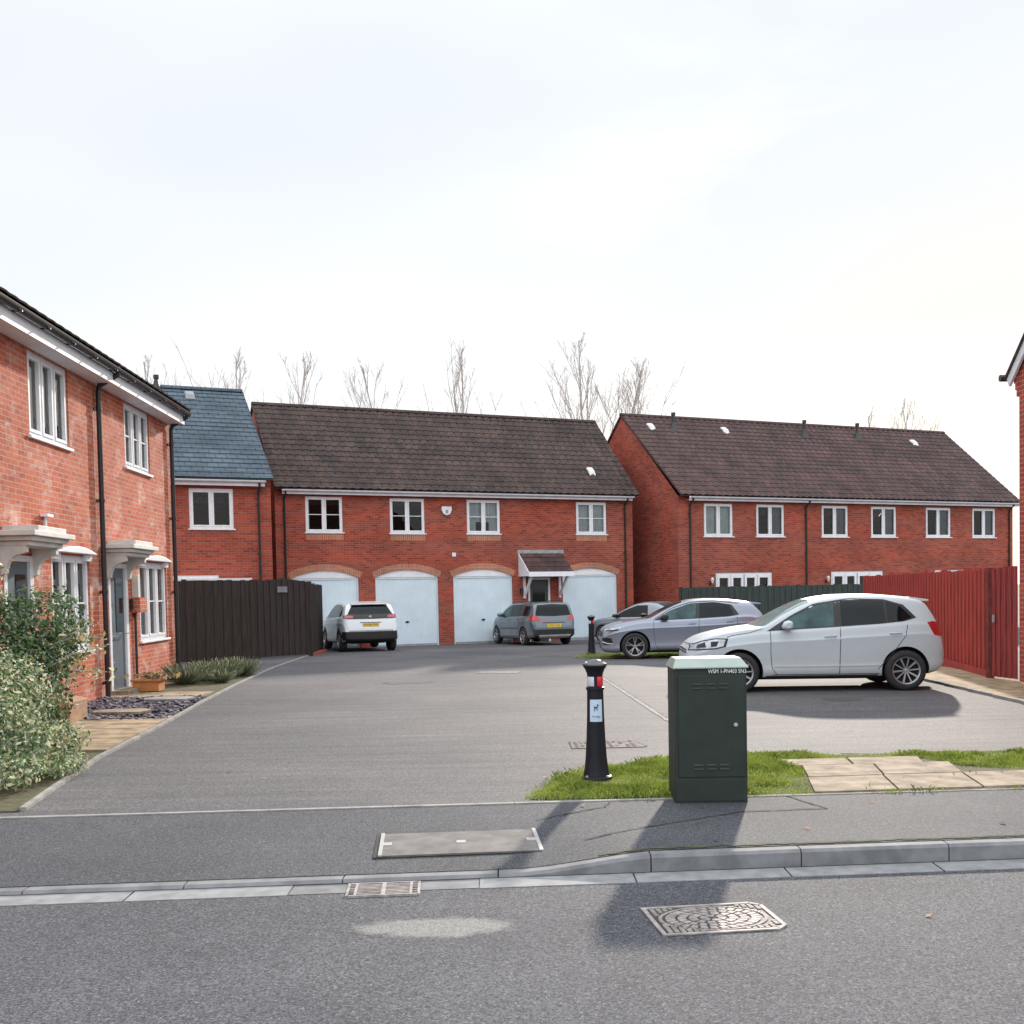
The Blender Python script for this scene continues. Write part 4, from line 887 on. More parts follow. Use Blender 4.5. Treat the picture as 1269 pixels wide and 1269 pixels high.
# gully grate
GR = empty('drain_grate', (-.765, kb(-.765)-.155, -.1), .065, 'barred metal drain grate in the gutter by the dropped kerb', 'drain')
b = MB(); b.box(-.2, .2, -.13, .13, -.02, .0035); b.build('recess', 'cast_dark', GR)
b = MB(); b.box(-.2, .2, -.135, -.12, 0, .012); b.box(-.2, .2, .12, .135, 0, .012); b.box(-.21, -.195, -.135, .135, 0, .012); b.box(.195, .21, -.135, .135, 0, .012)
b.box(-.165, -.15, -.12, .12, 0, .011); b.box(.15, .165, -.12, .12, 0, .011); b.box(-.012, .012, -.12, .12, 0, .012); 
for k in range(1, 8): b.box(-.15, .15, -.12+.03*k-.004, -.12+.03*k+.005, 0, .0105)
for k in range(1, 5):
    b.box(-.195, -.165, -.12+.048*k-.004, -.12+.048*k+.004, 0, .0105); b.box(.165, .195, -.12+.048*k-.004, -.12+.048*k+.004, 0, .0105)
b.build('bars', 'cast', GR)
# long infilled cover in the footway
def fheight(x, y): return fz(x, y)-.005
CV = empty('access_cover', (-.36, 7.08, fheight(-.36, 7.08)), .075, 'long reddish infilled access cover with steel end strips, set in the dropped footway', 'access cover')
CV.rotation_euler.x = radians(1.9)
b = MB(); b.box(-.56, .50, -.29, .29, -.02, .006); b.build('surround', 'dirt', CV)
b = MB(); b.box(-.53, .50, -.27, .27, -.01, .010); b.build('infill', 'cover_fill', CV)
b = MB(); b.box(-.53, -.505, -.275, .275, 0, .015); b.box(-.505, -.45, -.035, .035, 0, .014); b.build('end_strip', 'steel', CV)
b = MB(); b.box(.49, .515, -.275, .275, 0, .015); b.box(.43, .49, -.035, .035, 0, .014); b.build('end_strip', 'steel', CV)
b = MB(); b.box(-.03, .03, -.03, .03, 0, .014); b.build('key_plate', 'steel', CV)
# covers in the car park
MC = empty('manhole_cover', (.93, 11.22, 0), .03, 'pale metal manhole cover in the car park behind the near bollard', 'manhole cover')
b = MB(); pts = [(-.35, -.26), (.37, -.26), (.40, -.2), (.33, .22), (.25, .28), (-.25, .28), (-.33, .22)]; b.prism(pts, 'z', -.02, .006); b.build('frame', 'cast_b', MC)
b = MB(); random.seed(3)
for i in range(11):
    for j in range(7):
        if random.random() < .8: xx = -.31+i*.058; yy = -.22+j*.064; b.box(xx, xx+.036, yy, yy+.03, .004, .0105)
b.build('raised_pattern', 'cast_b', MC)
b = MB(); pts = [(-.36, -.27), (.38, -.27), (.42, -.2), (.34, .23), (.26, .295), (-.26, .295), (-.35, .23)]; b.prism(pts, 'z', -.02, .0045); b.build('joint', 'dirt', MC)
DG = empty('drain_channel', (-.28, 21.55, 0), -.25, 'thin dark drain grate across the middle of the car park', 'drain')
b = MB(); b.box(-.42, .42, -.16, .16, -.01, .005); b.build('recess', 'cast_dark', DG)
b = MB()
for k in range(14): b.box(-.42+.06*k, -.385+.06*k, -.16, .16, 0, .009)
b.build('bars', 'cast', DG)

# ------------------------------------------------------------------ cars
def pchip(xs, ys):
    xs = np.array(xs, float); ys = np.array(ys, float); h = np.diff(xs); d = np.diff(ys)/h; m = np.zeros(len(xs))
    for i in range(1, len(xs)-1):
        if d[i-1]*d[i] > 0: w1 = 2*h[i]+h[i-1]; w2_ = h[i]+2*h[i-1]; m[i] = (w1+w2_)/(w1/d[i-1]+w2_/d[i])
    m[0] = d[0]; m[-1] = d[-1]
    def f(x):
        x = min(max(x, xs[0]), xs[-1]); i = min(len(h)-1, max(0, int(np.searchsorted(xs, x)-1))); t = (x-xs[i])/h[i]
        return float(ys[i]*(1+2*t)*(1-t)**2+m[i]*h[i]*t*(1-t)**2+ys[i+1]*t*t*(3-2*t)+m[i+1]*h[i]*t*t*(t-1))
    return f
class Car:
    """local frame: x=0 front bumper .. x=L rear bumper, y=+-half width, z up"""
    def __init__(s, L, top, belt, sill, half, tum=.30):
        s.L = L; s.ft = pchip(*zip(*top)); s.fb = pchip(*zip(*belt)); s.fs = pchip(*zip(*sill)); s.fw = pchip(*zip(*half)); s.tum = tum; s.cache = {}
    def sec(s, x):
        k = round(x, 4)
        if k in s.cache: return s.cache[k]
        zs, zt, w = s.fs(x), s.ft(x), s.fw(x); zb = min(s.fb(x), zt-.02); zs = min(zs, zb-.05); g = zt-zb; h = zb-zs
        wr = max(.25*w, w-.04-s.tum*g); k1 = min(1, g/.35)
        P = [(0, zs), (w*.86, zs), (w*.95, zs+.03), (w*.985, zs+.16*h), (w*.972, zs+.30*h), (w*.98, zs+.5*h), (w*1.0, zs+.76*h), (w*1.004, zs+.79*h), (w*.99, zs+.83*h), (w-.022, zb-.02), (w-.04, zb+.004),
             (w-.04-(w-.04-wr)*.5, zb+g*.5), (wr+.012*k1, zb+g*(.80+.04*k1)), (wr-.05, zb+g*(.93)), (wr-.18*w/.8, zb+g*.985), (wr*.42, zt), (0, zt)]
        P = [np.array(p) for p in P]
        for _ in range(2):
            Q = [P[0]]
            for a, c in zip(P, P[1:]): Q += [a*.75+c*.25, a*.25+c*.75]
            Q.append(P[-1]); P = Q
        s.cache[k] = P; return P
    def side(s, x, z):
        P = s.sec(x); best = None
        for a, c in zip(P, P[1:]):
            if (a[1]-z)*(c[1]-z) <= 0 and abs(a[1]-c[1]) > 1e-9:
                t = (z-a[1])/(c[1]-a[1]); y = a[0]+(c[0]-a[0])*t; best = y if best is None else max(best, y)
        return best if best is not None else (0. if z > P[-1][1] or z < P[0][1] else 0.)
    def topz(s, x, y):
        P = s.sec(x); y = abs(y); best = 0
        for a, c in zip(P, P[1:]):
            if (a[0]-y)*(c[0]-y) <= 0 and abs(a[0]-c[0]) > 1e-9:
                t = (y-a[0])/(c[0]-a[0]); best = max(best, a[1]+(c[1]-a[1])*t)
        return best
    def inside(s, x, y, z):
        if x < 0 or x > s.L: return False
        P = s.sec(x)
        if z < P[0][1] or z > P[-1][1]: return False
        return s.side(x, z) >= abs(y)
    def endx(s, y, z, rear=True):
        rngx = np.linspace(0, s.L*.45, 120); prev = None
        for t in rngx:
            x = s.L-t if rear else t
            if s.inside(x, y, z):
                if prev is None: return x
                lo, hi = prev, x
                for _ in range(12):
                    m = (lo+hi)/2
                    if s.inside(m, y, z): hi = m
                    else: lo = m
                return hi
            prev = x
        return s.L*.5
    def body(s, name, paint, parent, hubs, ra):
        xs = sorted(set([round(t, 4) for t in list(np.linspace(0, .12, 7))+list(np.linspace(.12, s.L-.3, 58))+list(np.linspace(s.L-.3, s.L, 18))]))
        vs = []; fs = []; n = len(s.sec(0)); m = 2*n-2
        for x in xs:
            P = s.sec(x); ring = [(x, -p[0], p[1]) for p in P]+[(x, p[0], p[1]) for p in P[-2:0:-1]]; vs += ring
        for i in range(len(xs)-1):
            for j in range(m): a = i*m+j; c = i*m+(j+1) % m; fs.append((a, a+m, c+m, c))
        fs.append(tuple(range(m))); fs.append(tuple(range((len(xs)-1)*m, len(xs)*m))[::-1])
        me = bpy.data.meshes.new(name); me.from_pydata(vs, [], fs); me.materials.append(paint); me.materials.append(MT['wheelwell'])
        bm = bmesh.new(); bm.from_mesh(me); bmesh.ops.recalc_face_normals(bm, faces=bm.faces); bm.to_mesh(me); bm.free()
        o = bpy.data.objects.new(name, me); COL.objects.link(o)
        cb = MB()
        for (hx, hz) in hubs:
            for sg in (-1, 1):
                cb.prism([(hx+ra*cos(2*pi*k/48), hz+ra*sin(2*pi*k/48)) for k in range(48)], 'y', *sorted((sg*.52, sg*1.3)))
        cm = bpy.data.meshes.new('cut'); cm.from_pydata(cb.v, [], cb.f)
        bm = bmesh.new(); bm.from_mesh(cm); bmesh.ops.recalc_face_normals(bm, faces=bm.faces); bm.to_mesh(cm); bm.free()
        cm.materials.append(MT['wheelwell']); co = bpy.data.objects.new('cut', cm); COL.objects.link(co)
        md = o.modifiers.new('b', 'BOOLEAN'); md.operation = 'DIFFERENCE'; md.object = co; md.solver = 'EXACT'; md.material_mode = 'TRANSFER'
        bpy.context.view_layer.update(); me2 = bpy.data.meshes.new_from_object(o.evaluated_get(bpy.context.evaluated_depsgraph_get()))
        o.modifiers.clear(); o.data = me2; bpy.data.objects.remove(co)
        me2.polygons.foreach_set('use_smooth', [True]*len(me2.polygons)); me2.set_sharp_from_angle(angle=radians(38))
        for p in me2.polygons:
            if p.normal.z < -.75: p.material_index = 1
        o.parent = parent; return o
    def patch(s, name, A, B, m, parent, mode='side', sides=(-1, 1), eps=.004, nv=6, nu=14, th=.02, smooth=True, flat=False):
        """A,B: polylines (same length) of 2D points: lower and upper edge. mode side:(x,z) rear/front:(y,z) top:(x,y)"""
        def res(Pl, n):
            Pl = [np.array(p, float) for p in Pl]; d = [0]
            for a, c in zip(Pl, Pl[1:]): d.append(d[-1]+np.linalg.norm(c-a))
            out = []
            for i in range(n+1):
                t = d[-1]*i/n; k = min(len(Pl)-2, max(0, int(np.searchsorted(d, t)-1))); q = (t-d[k])/max(1e-9, d[k+1]-d[k]); out.append(Pl[k]+(Pl[k+1]-Pl[k])*q)
            return out
        objs = []
        for sg in (sides if mode == 'side' else (1,)):
            a, c = res(A, nu), res(B, nu); vs = []
            for i in range(nu+1):
                for j in range(nv+1):
                    p = a[i]+(c[i]-a[i])*j/nv
                    if mode == 'side': y = s.side(p[0], p[1]); vs.append(Vector((p[0], sg*y, p[1])))
                    elif mode == 'top': vs.append(Vector((p[0], p[1], s.topz(p[0], p[1]))))
                    else: vs.append(Vector((s.endx(p[0], p[1], mode == 'rear'), p[0], p[1])))
            k = nv+1; D = {'side': Vector((0, sg, 0)), 'top': Vector((0, 0, 1)), 'rear': Vector((1, 0, 0)), 'front': Vector((-1, 0, 0))}[mode]
            nr = []
            for i in range(nu+1):
                for j in range(k):
                    i0, i1, j0, j1 = max(0, i-1), min(nu, i+1), max(0, j-1), min(nv, j+1)
                    n_ = (vs[i1*k+j]-vs[i0*k+j]).cross(vs[i*k+j1]-vs[i*k+j0])
                    n_ = n_.normalized() if n_.length > 1e-9 else D.copy()
                    if n_.dot(D) < 0: n_ = -n_
                    nr.append(n_)
            up = [v+n_*eps for v, n_ in zip(vs, nr)]; lo = [v-n_*th for v, n_ in zip(vs, nr)]; b = MB()
            T = len(up); fs = [(i*k+j, (i+1)*k+j, (i+1)*k+j+1, i*k+j+1) for i in range(nu) for j in range(nv)]
            # orient
            f0 = fs[len(fs)//2]; q = (up[f0[1]]-up[f0[0]]).cross(up[f0[2]]-up[f0[0]])
            if q.dot(nr[f0[0]]) < 0: fs = [f[::-1] for f in fs]
            rim = [i*k for i in range(nu+1)]+[nu*k+j for j in range(1, k)]+[i*k+nv for i in range(nu-1, -1, -1)]+[j for j in range(nv-1, 0, -1)]
            fs2 = [(rim[i], rim[(i+1) % len(rim)], rim[(i+1) % len(rim)]+T, rim[i]+T) for i in range(len(rim))]
            b.quadidx([tuple(v) for v in up+lo], fs+fs2); objs.append(b.build(name, m, parent, smooth=35))
        return objs
    def line(s, pts, wd, parent, mode='side', sides=(-1,), m='seam', eps=.0025, name='panel_gap'):
        A = []; B = []
        for i, p in enumerate(pts):
            p = np.array(p, float); q = np.array(pts[min(i+1, len(pts)-1)], float)-np.array(pts[max(0, i-1)], float); q /= np.linalg.norm(q); n_ = np.array([-q[1], q[0]])*wd/2; A.append(p-n_); B.append(p+n_)
        return s.patch(name, A, B, m, parent, mode, sides, eps, 1, max(10, 5*len(pts)), .01)
def wheel(parent, x, y, R, wd, style, rimr, sg, rimcol='rim', steer=0):
    b = MB(); e = wd/2; o_ = 0
    prof = [(rimr, -e+.01), (rimr+.012, -e), (R-.05, -e-.004), (R-.018, -e+.012), (R-.002, -e+.035), (R, 0), (R-.002, e-.035), (R-.018, e-.012), (R-.05, e+.004), (rimr+.012, e), (rimr, e-.01), (rimr-.012, e-.02), (rimr-.014, -e+.02), (rimr, -e+.01)]
    b.lathe(prof, 40, (0, 0, 0), 'y')
    wo = b.build('wheel', 'rubber', parent, loc=(x, y, R), smooth=40); 
    wo.rotation_euler.z = steer
    f = e if sg > 0 else -e; ins = -sg
    d = MB(); d.lathe([(0, f+ins*.07), (rimr-.01, f+ins*.075)], 32, (0, 0, 0), 'y'); d.build('brake', 'wheelwell', wo)
    r = MB(); r.lathe([(rimr+.004, f+ins*.006), (rimr+.002, f-ins*.002), (rimr-.014, f+ins*.004), (rimr-.022, f+ins*.03)], 40, (0, 0, 0), 'y')
    def spoke(a, w0, w1, r0, r1, y0=.022, y1=.012, th=.02):
        ca, sa = cos(a), sin(a); q = lambda rr, t, yy: (ca*rr-sa*t, f+ins*yy, sa*rr+ca*t)
        vs = [q(r0, -w0, y0), q(r0, w0, y0), q(r1, w1, y1), q(r1, -w1, y1), q(r0, -w0, y0+th), q(r0, w0, y0+th), q(r1, w1, y1+th), q(r1, -w1, y1+th)]
        r.quadidx(vs, [(0, 1, 2, 3), (4, 7, 6, 5), (0, 4, 5, 1), (1, 5, 6, 2), (2, 6, 7, 3), (3, 7, 4, 0)])
    if style == 'ten':
        for k in range(10): spoke(2*pi*k/10+.1, .009, .016 if k % 2 else .010, .03, rimr-.014)
    elif style == 'fivey':
        for k in range(5):
            a = 2*pi*k/5+.3; spoke(a, .017, .020, .03, rimr*.55)
            for s2 in (-1, 1):
                a0 = a+s2*.02; spoke(a+s2*.16, .008, .013, rimr*.45, rimr-.012)
    else:
        for k in range(5): spoke(2*pi*k/5+.2, .022, .034, .03, rimr-.014)
    r.lathe([(0, f+ins*.010), (.024, f+ins*.012), (.032, f+ins*.022), (.040, f+ins*.045)], 16, (0, 0, 0), 'y')
    r.build('rim', rimcol, wo, smooth=40)
    return wo
def mirror(C, parent, x, z, m, sides=(-1, 1), sz=1, w=None):
    for sg in sides:
        y = C.side(x, z) if w is None else w; b = MB()
        pr = [(0, .0), (.05, .075), (.13, .095), (.20, .075), (.225, .02), (.20, -.035), (.1, -.05), (.02, -.035)]; n = len(pr)
        rings = []
        for t, sc_, dy in ((0, .55, .0), (.15, .9, .03), (.5, 1, .09), (.8, .92, .15), (1, .55, .185)):
            rings += [(x-.07+.08+(p[0]-.11)*sz*sc_*.8-.0, sg*(y+dy+.01), z+.06+(p[1]-.02)*sz*sc_) for p in pr]
        fs = [(i*n+j, i*n+(j+1) % n, (i+1)*n+(j+1) % n, (i+1)*n+j) for i in range(4) for j in range(n)]+[tuple(range(n)), tuple(range(4*n, 5*n))[::-1]]
        b.quadidx(rings, fs); b.box(x-.03, x+.05, *sorted((sg*(y-.05), sg*(y+.04))), z-.0, z+.04)
        b.build('wing_mirror', m, parent, smooth=50)
def handle(C, parent, x, z, m, sides=(-1, 1)):
    for sg in sides:
        y = C.side(x, z); b = MB(); b.tube([(x-.09, sg*(y+.004), z), (x-.06, sg*(y+.03), z+.004), (x+.05, sg*(y+.032), z+.006), (x+.085, sg*(y+.004), z+.004)], .011, 8); b.lathe([(0, sg*(y+.002)), (.04, sg*(y+.002)), (.045, sg*(y-.01))], 14, (x, 0, z-.002), 'y'); b.build('door_handle', m, parent, smooth=50)
def plate(C, parent, z, txt, y=0, rear=True, m='plate_y', w_=.52, h_=.112, off=.012):
    x = C.endx(y, z, rear)+(off if rear else -off); b = MB(); b.box(x-.004, x+.004, y-w_/2, y+w_/2, z-h_/2, z+h_/2); o = b.build('number_plate', m, parent)
    textobj(txt, .095, o, (x+(.0045 if rear else -.0045), y, z), (pi/2, 0, pi/2 if rear else -pi/2), 'ink', .0005)

# --- white hatchback (side on, right)
P_W = carpaint('paint_white', (.50, .56, .60), .0, .35, dirt=(.33, .31, .28), coat=.3)
C = Car(3.91,
    [(0, .58), (.03, .66), (.10, .74), (.25, .825), (.55, .905), (.9, .965), (1.12, .99), (1.5, 1.20), (1.85, 1.365), (2.1, 1.425), (2.45, 1.458), (2.8, 1.458), (3.2, 1.43), (3.5, 1.385), (3.58, 1.35), (3.70, 1.17), (3.77, 1.03), (3.81, .93), (3.865, .82), (3.90, .70), (3.91, .60)],
    [(0, .50), (.05, .60), (.25, .73), (.6, .83), (1.1, .90), (2.0, .945), (3.0, 1.0), (3.5, 1.02), (3.72, .97), (3.84, .78), (3.91, .55)],
    [(0, .30), (.08, .22), (.3, .19), (.9, .20), (2.8, .20), (3.4, .21), (3.75, .27), (3.91, .38)],
    [(0, .50), (.03, .58), (.10, .66), (.22, .74), (.42, .805), (.8, .835), (1.4, .84), (2.9, .84), (3.3, .83), (3.6, .80), (3.76, .75), (3.86, .67), (3.91, .56)])
CAR = empty('parked_car', (0, 0, 0), 0, 'white five door hatchback parked side on by the red fence', 'car', 'cars parked in the court')
hubs = [(.80, .31), (3.27, .31)]; bd = C.body('body', P_W, CAR, hubs, .355)
WIN = [(1.28, .93), (1.6, .945), (2.2, .972), (2.9, 1.01), (3.28, 1.045), (3.40, 1.10)]
WINT = [(1.30, .95), (1.62, 1.15), (1.95, 1.315), (2.45, 1.385), (2.95, 1.365), (3.22, 1.28)]
C.patch('window_surround', [(1.22, .925)]+WIN[1:-1]+[(3.44, 1.095)], [(1.24, .94), (1.60, 1.165), (1.94, 1.33), (2.45, 1.40), (2.97, 1.38), (3.26, 1.29)], 'black', bd, eps=.003, nu=22)
C.patch('side_window', [(1.50, .955), (1.8, .968), (2.22, .985)], [(1.52, 1.085), (1.86, 1.26), (2.23, 1.362)], 'carglass_l', bd, eps=.006)
C.patch('side_window', [(2.33, .99), (2.7, 1.01), (2.98, 1.027)], [(2.33, 1.372), (2.66, 1.375), (2.97, 1.35)], 'carglass', bd, eps=.006)
C.patch('side_window', [(3.02, 1.03), (3.25, 1.05), (3.37, 1.10)], [(3.01, 1.345), (3.12, 1.31), (3.22, 1.26)], 'carglass', bd, eps=.006)
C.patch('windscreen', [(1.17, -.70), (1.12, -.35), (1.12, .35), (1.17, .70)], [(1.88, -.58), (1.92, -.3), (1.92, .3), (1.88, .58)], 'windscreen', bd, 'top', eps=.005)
C.patch('rear_window', [(-.58, 1.02), (0, 1.03), (.58, 1.02)], [(-.52, 1.30), (0, 1.31), (.52, 1.30)], 'carglass', bd, 'rear')
b = MB(); b.prism([(3.40, 1.405), (3.69, 1.36), (3.69, 1.335), (3.5, 1.33)], 'y', -.55, .55); b.build('spoiler', P_W, bd, bevel=.01)
C.patch('headlight_seal', [(.055, .645), (.2, .648), (.45, .665), (.60, .70)], [(.085, .735), (.25, .795), (.45, .83), (.64, .825)], 'seam', bd, eps=.004)
C.patch('headlight', [(.075, .66), (.2, .664), (.44, .682), (.565, .712)], [(.10, .722), (.25, .780), (.45, .812), (.60, .808)], 'lamp_clear', bd, eps=.007)
C.patch('headlight_surround', [(.17, .682), (.25, .688), (.31, .695)], [(.19, .73), (.26, .755), (.30, .77)], 'cast_dark', bd, eps=.0085, nv=3, nu=6)
C.patch('grille', [(-.52, .60), (0, .60), (.52, .60)], [(-.50, .66), (0, .665), (.50, .66)], 'black', bd, 'front')
C.patch('chrome_strip', [(-.5, .625), (0, .625), (.5, .625)], [(-.5, .633), (0, .633), (.5, .633)], 'chrome', bd, 'front', eps=.009, nv=1)
C.patch('lower_grille', [(-.55, .36), (0, .34), (.55, .36)], [(-.5, .46), (0, .47), (.5, .46)], 'black', bd, 'front')
C.patch('tail_light', [(3.70, .83), (3.78, .815), (3.85, .82)], [(3.60, 1.02), (3.68, 1.035), (3.765, 1.02)], 'lamp_red', bd, eps=.007)
C.line([(1.27, .93), (1.27, .6), (1.29, .36), (1.36, .27)], .009, bd); C.line([(2.31, .965), (2.30, .5), (2.29, .27)], .010, bd); C.line([(3.30, .99), (3.27, .83), (3.12, .62), (2.97, .45), (2.86, .33)], .009, bd)
C.line([(1.30, .265), (2.88, .265)], .010, bd); C.line([(1.16, .965), (.95, .905), (.7, .87), (.62, .84)], .008, bd)
C.patch('headlight_surround', [(.38, .70), (.46, .705)], [(.38, .775), (.50, .785)], 'cast_dark', bd, eps=.0085, nv=3, nu=6)
C.patch('rubbing_strip', [(1.32, .385), (2.1, .38), (2.90, .385)], [(1.32, .40), (2.1, .395), (2.90, .40)], P_W, bd, eps=.012, nv=1)
C.patch('sill_trim', [(1.2, .225), (2.0, .22), (2.86, .225)], [(1.2, .25), (2.0, .25), (2.86, .25)], 'seam', bd, eps=.004, nv=2)
mirror(C, bd, 1.50, .955, P_W, sz=1.0); handle(C, bd, 2.16, .835, P_W); handle(C, bd, 3.12, .865, P_W)
b = MB(); b.tube([(3.35, 0, 1.42), (3.5, 0, 1.50)], .006, 6); b.build('aerial', 'black', bd)
plate(C, bd, .60, 'WV10 KTD'); 
for hx, _ in hubs:
    for sg in (-1, 1): wheel(CAR, hx, sg*.745, .305, .19, 'ten', .205, sg)
b = MB()
for sg in (-1, 1): b.tube([(.8, sg*.6, .3), (3.27, 0, .28)], .02, 6)
b.tube([(.8, -.7, .30), (.8, .7, .30)], .03, 8); b.tube([(3.27, -.7, .30), (3.27, .7, .30)], .045, 8); b.box(1.0, 3.0, -.5, .5, .17, .24); b.tube([(3.4, .3, .24), (3.9, .3, .24)], .08, 10); b.build('underbody', 'wheelwell', CAR)
sc = 1.0; CAR.scale = (sc,)*3
def pose(CAR, hubx, yside, px, py, heading, s, z=0):
    """put the wheel at (hubx, yside) of the car on ground point px,py ; heading = direction the nose points"""
    a = heading+pi; CAR.rotation_euler.z = a; lx, ly = hubx*s, yside*s
    CAR.location = (px-(lx*cos(a)-ly*sin(a)), py-(lx*sin(a)+ly*cos(a)), z)
pose(CAR, 3.27, -.84, 5.90, 16.28, atan2(.16, -2.4), sc)

# --- silver hatchback behind it
P_S = carpaint('paint_silver', (.27, .30, .37), .5, .28, dirt=(.20, .20, .22), coat=.5)
C = Car(4.06,
    [(0, .60), (.03, .68), (.10, .76), (.25, .83), (.6, .905), (.95, .95), (1.12, .975), (1.55, 1.19), (1.95, 1.36), (2.25, 1.42), (2.6, 1.435), (3.0, 1.42), (3.4, 1.375), (3.62, 1.34), (3.80, 1.17), (3.92, 1.02), (3.98, .90), (4.04, .74), (4.06, .62)],
    [(0, .50), (.05, .60), (.25, .73), (.6, .83), (1.1, .90), (2.0, .93), (3.0, .98), (3.5, 1.01), (3.85, .95), (3.97, .80), (4.06, .55)],
    [(0, .28), (.08, .19), (.3, .16), (.9, .17), (2.8, .18), (3.4, .2), (3.85, .27), (4.06, .38)],
    [(0, .52), (.03, .62), (.10, .70), (.22, .78), (.42, .84), (.8, .87), (1.4, .875), (2.9, .875), (3.3, .86), (3.6, .82), (3.85, .75), (4.0, .66), (4.06, .58)])
CAR = empty('parked_car', (0, 0, 0), 0, 'silver hatchback with dark mirrors parked behind the white one', 'car', 'cars parked in the court')
hubs = [(.82, .32), (3.36, .32)]; bd = C.body('body', P_S, CAR, hubs, .37)
C.patch('window_surround', [(1.28, .935), (1.8, .945), (2.4, .965), (3.1, 1.0), (3.32, 1.04)], [(1.30, .95), (1.72, 1.18), (2.15, 1.325), (2.75, 1.35), (3.15, 1.28)], 'black', bd, eps=.003, nu=22)
C.patch('side_window', [(1.50, .95), (1.9, .96), (2.28, .968)], [(1.52, 1.06), (1.95, 1.25), (2.30, 1.325)], 'carglass_l', bd, eps=.006)
C.patch('side_window', [(2.38, .975), (2.8, .99), (3.2, 1.02)], [(2.38, 1.335), (2.75, 1.335), (3.10, 1.27)], 'carglass', bd, eps=.006)
C.patch('windscreen', [(1.17, -.72), (1.12, -.35), (1.12, .35), (1.17, .72)], [(1.98, -.58), (2.02, -.3), (2.02, .3), (1.98, .58)], 'carglass_l', bd, 'top', eps=.005)
C.patch('rear_window', [(-.56, 1.05), (0, 1.06), (.56, 1.05)], [(-.5, 1.27), (0, 1.28), (.5, 1.27)], 'carglass', bd, 'rear')
C.patch('roof_edge_trim', [(1.3, 1.0-.035), (1.72, 1.21), (2.15, 1.345), (2.75, 1.37), (3.3, 1.30)], [(1.3, 1.01-.03), (1.72, 1.225), (2.15, 1.36), (2.75, 1.385), (3.3, 1.315)], 'black', bd, eps=.005, nv=1, nu=20)
b = MB(); b.prism([(3.45, 1.365), (3.88, 1.30), (3.88, 1.27), (3.6, 1.27)], 'y', -.56, .56); b.build('spoiler', P_S, bd, bevel=.01)
C.patch('headlight', [(.10, .70), (.25, .70), (.42, .715), (.55, .755)], [(.10, .735), (.25, .765), (.42, .79), (.60, .80)], 'lamp_clear', bd, eps=.006)
C.patch('headlight_surround', [(.14, .69), (.3, .69), (.42, .705)], [(.14, .715), (.3, .72), (.46, .745)], 'black', bd, eps=.009, nv=2)
C.patch('air_intake', [(.06, .36), (.16, .36), (.30, .38)], [(.05, .53), (.16, .53), (.26, .52)], 'black', bd, eps=.005)
C.patch('intake_blade', [(.05, .42), (.16, .385), (.3, .375)], [(.05, .445), (.16, .405), (.3, .39)], 'trim', bd, eps=.011, nv=1)
C.patch('grille', [(-.6, .56), (0, .55), (.6, .56)], [(-.58, .68), (0, .68), (.58, .68)], 'black', bd, 'front')
C.patch('lower_grille', [(-.55, .28), (0, .27), (.55, .28)], [(-.5, .42), (0, .43), (.5, .42)], 'black', bd, 'front')
C.patch('tail_light', [(3.80, .83), (3.9, .83), (3.98, .84)], [(3.75, .96), (3.85, .98), (3.93, .97)], 'lamp_red', bd, eps=.007)
C.line([(1.27, .93), (1.28, .6), (1.31, .36), (1.38, .25)], .009, bd); C.line([(2.36, .965), (2.35, .5), (2.34, .25)], .010, bd); C.line([(3.26, 1.0), (3.28, .85), (3.14, .62), (3.02, .45), (2.92, .33)], .009, bd)
C.line([(1.34, .80), (1.9, .83), (2.6, .845), (3.3, .88)], .010, bd, m=P_S, eps=.006, name='crease'); C.line([(1.34, .245), (2.98, .245)], .012, bd)
C.patch('sill_trim', [(1.25, .19), (2.0, .185), (2.94, .19)], [(1.25, .225), (2.0, .225), (2.94, .225)], 'black', bd, eps=.006, nv=2)
mirror(C, bd, 1.52, .955, 'black', sz=1.05); handle(C, bd, 2.2, .84, P_S); handle(C, bd, 3.1, .875, P_S)
plate(C, bd, .60, 'WR21 OVX')
for hx, _ in hubs:
    for sg in (-1, 1): wheel(CAR, hx, sg*.775, .322, .20, 'fivey', .225, sg)
b = MB(); b.tube([(.82, -.7, .30), (.82, .7, .30)], .03, 8); b.tube([(3.36, -.7, .30), (3.36, .7, .30)], .045, 8); b.box(1.0, 3.1, -.55, .55, .15, .24); b.build('underbody', 'wheelwell', CAR)
sc = .962; CAR.scale = (sc,)*3; pose(CAR, .82, -.875, 2.84, 25.15, atan2(.12, -2.4), sc, gz(25.8))

# --- grey estate seen from behind
P_G = carpaint('paint_grey', (.13, .17, .20), .5, .28)
C = Car(3.9,
    [(0, .60), (.03, .66), (.10, .74), (.25, .84), (.55, .93), (.8, .99), (1.0, 1.03), (1.4, 1.27), (1.75, 1.43), (2.1, 1.48), (2.9, 1.49), (3.5, 1.47), (3.66, 1.44), (3.74, 1.36), (3.80, 1.10), (3.84, .95), (3.87, .80), (3.89, .66), (3.9, .60)],
    [(0, .50), (.05, .62), (.25, .75), (.6, .87), (1.0, .93), (2.0, .97), (3.2, 1.0), (3.7, .98), (3.84, .90), (3.9, .55)],
    [(0, .30), (.08, .22), (.3, .19), (3.4, .22), (3.75, .27), (3.9, .34)],
    [(0, .50), (.03, .58), (.10, .66), (.22, .74), (.42, .80), (.8, .845), (1.4, .86), (3.1, .86), (3.5, .845), (3.72, .82), (3.84, .775), (3.9, .70)], tum=.26)
CAR = empty('parked_car', (0, 0, 0), 0, 'blue grey estate car with roof rails facing the garages, seen from behind', 'car', 'cars parked in the court')
hubs = [(.75, .31), (3.15, .31)]; bd = C.body('body', P_G, CAR, hubs, .355)
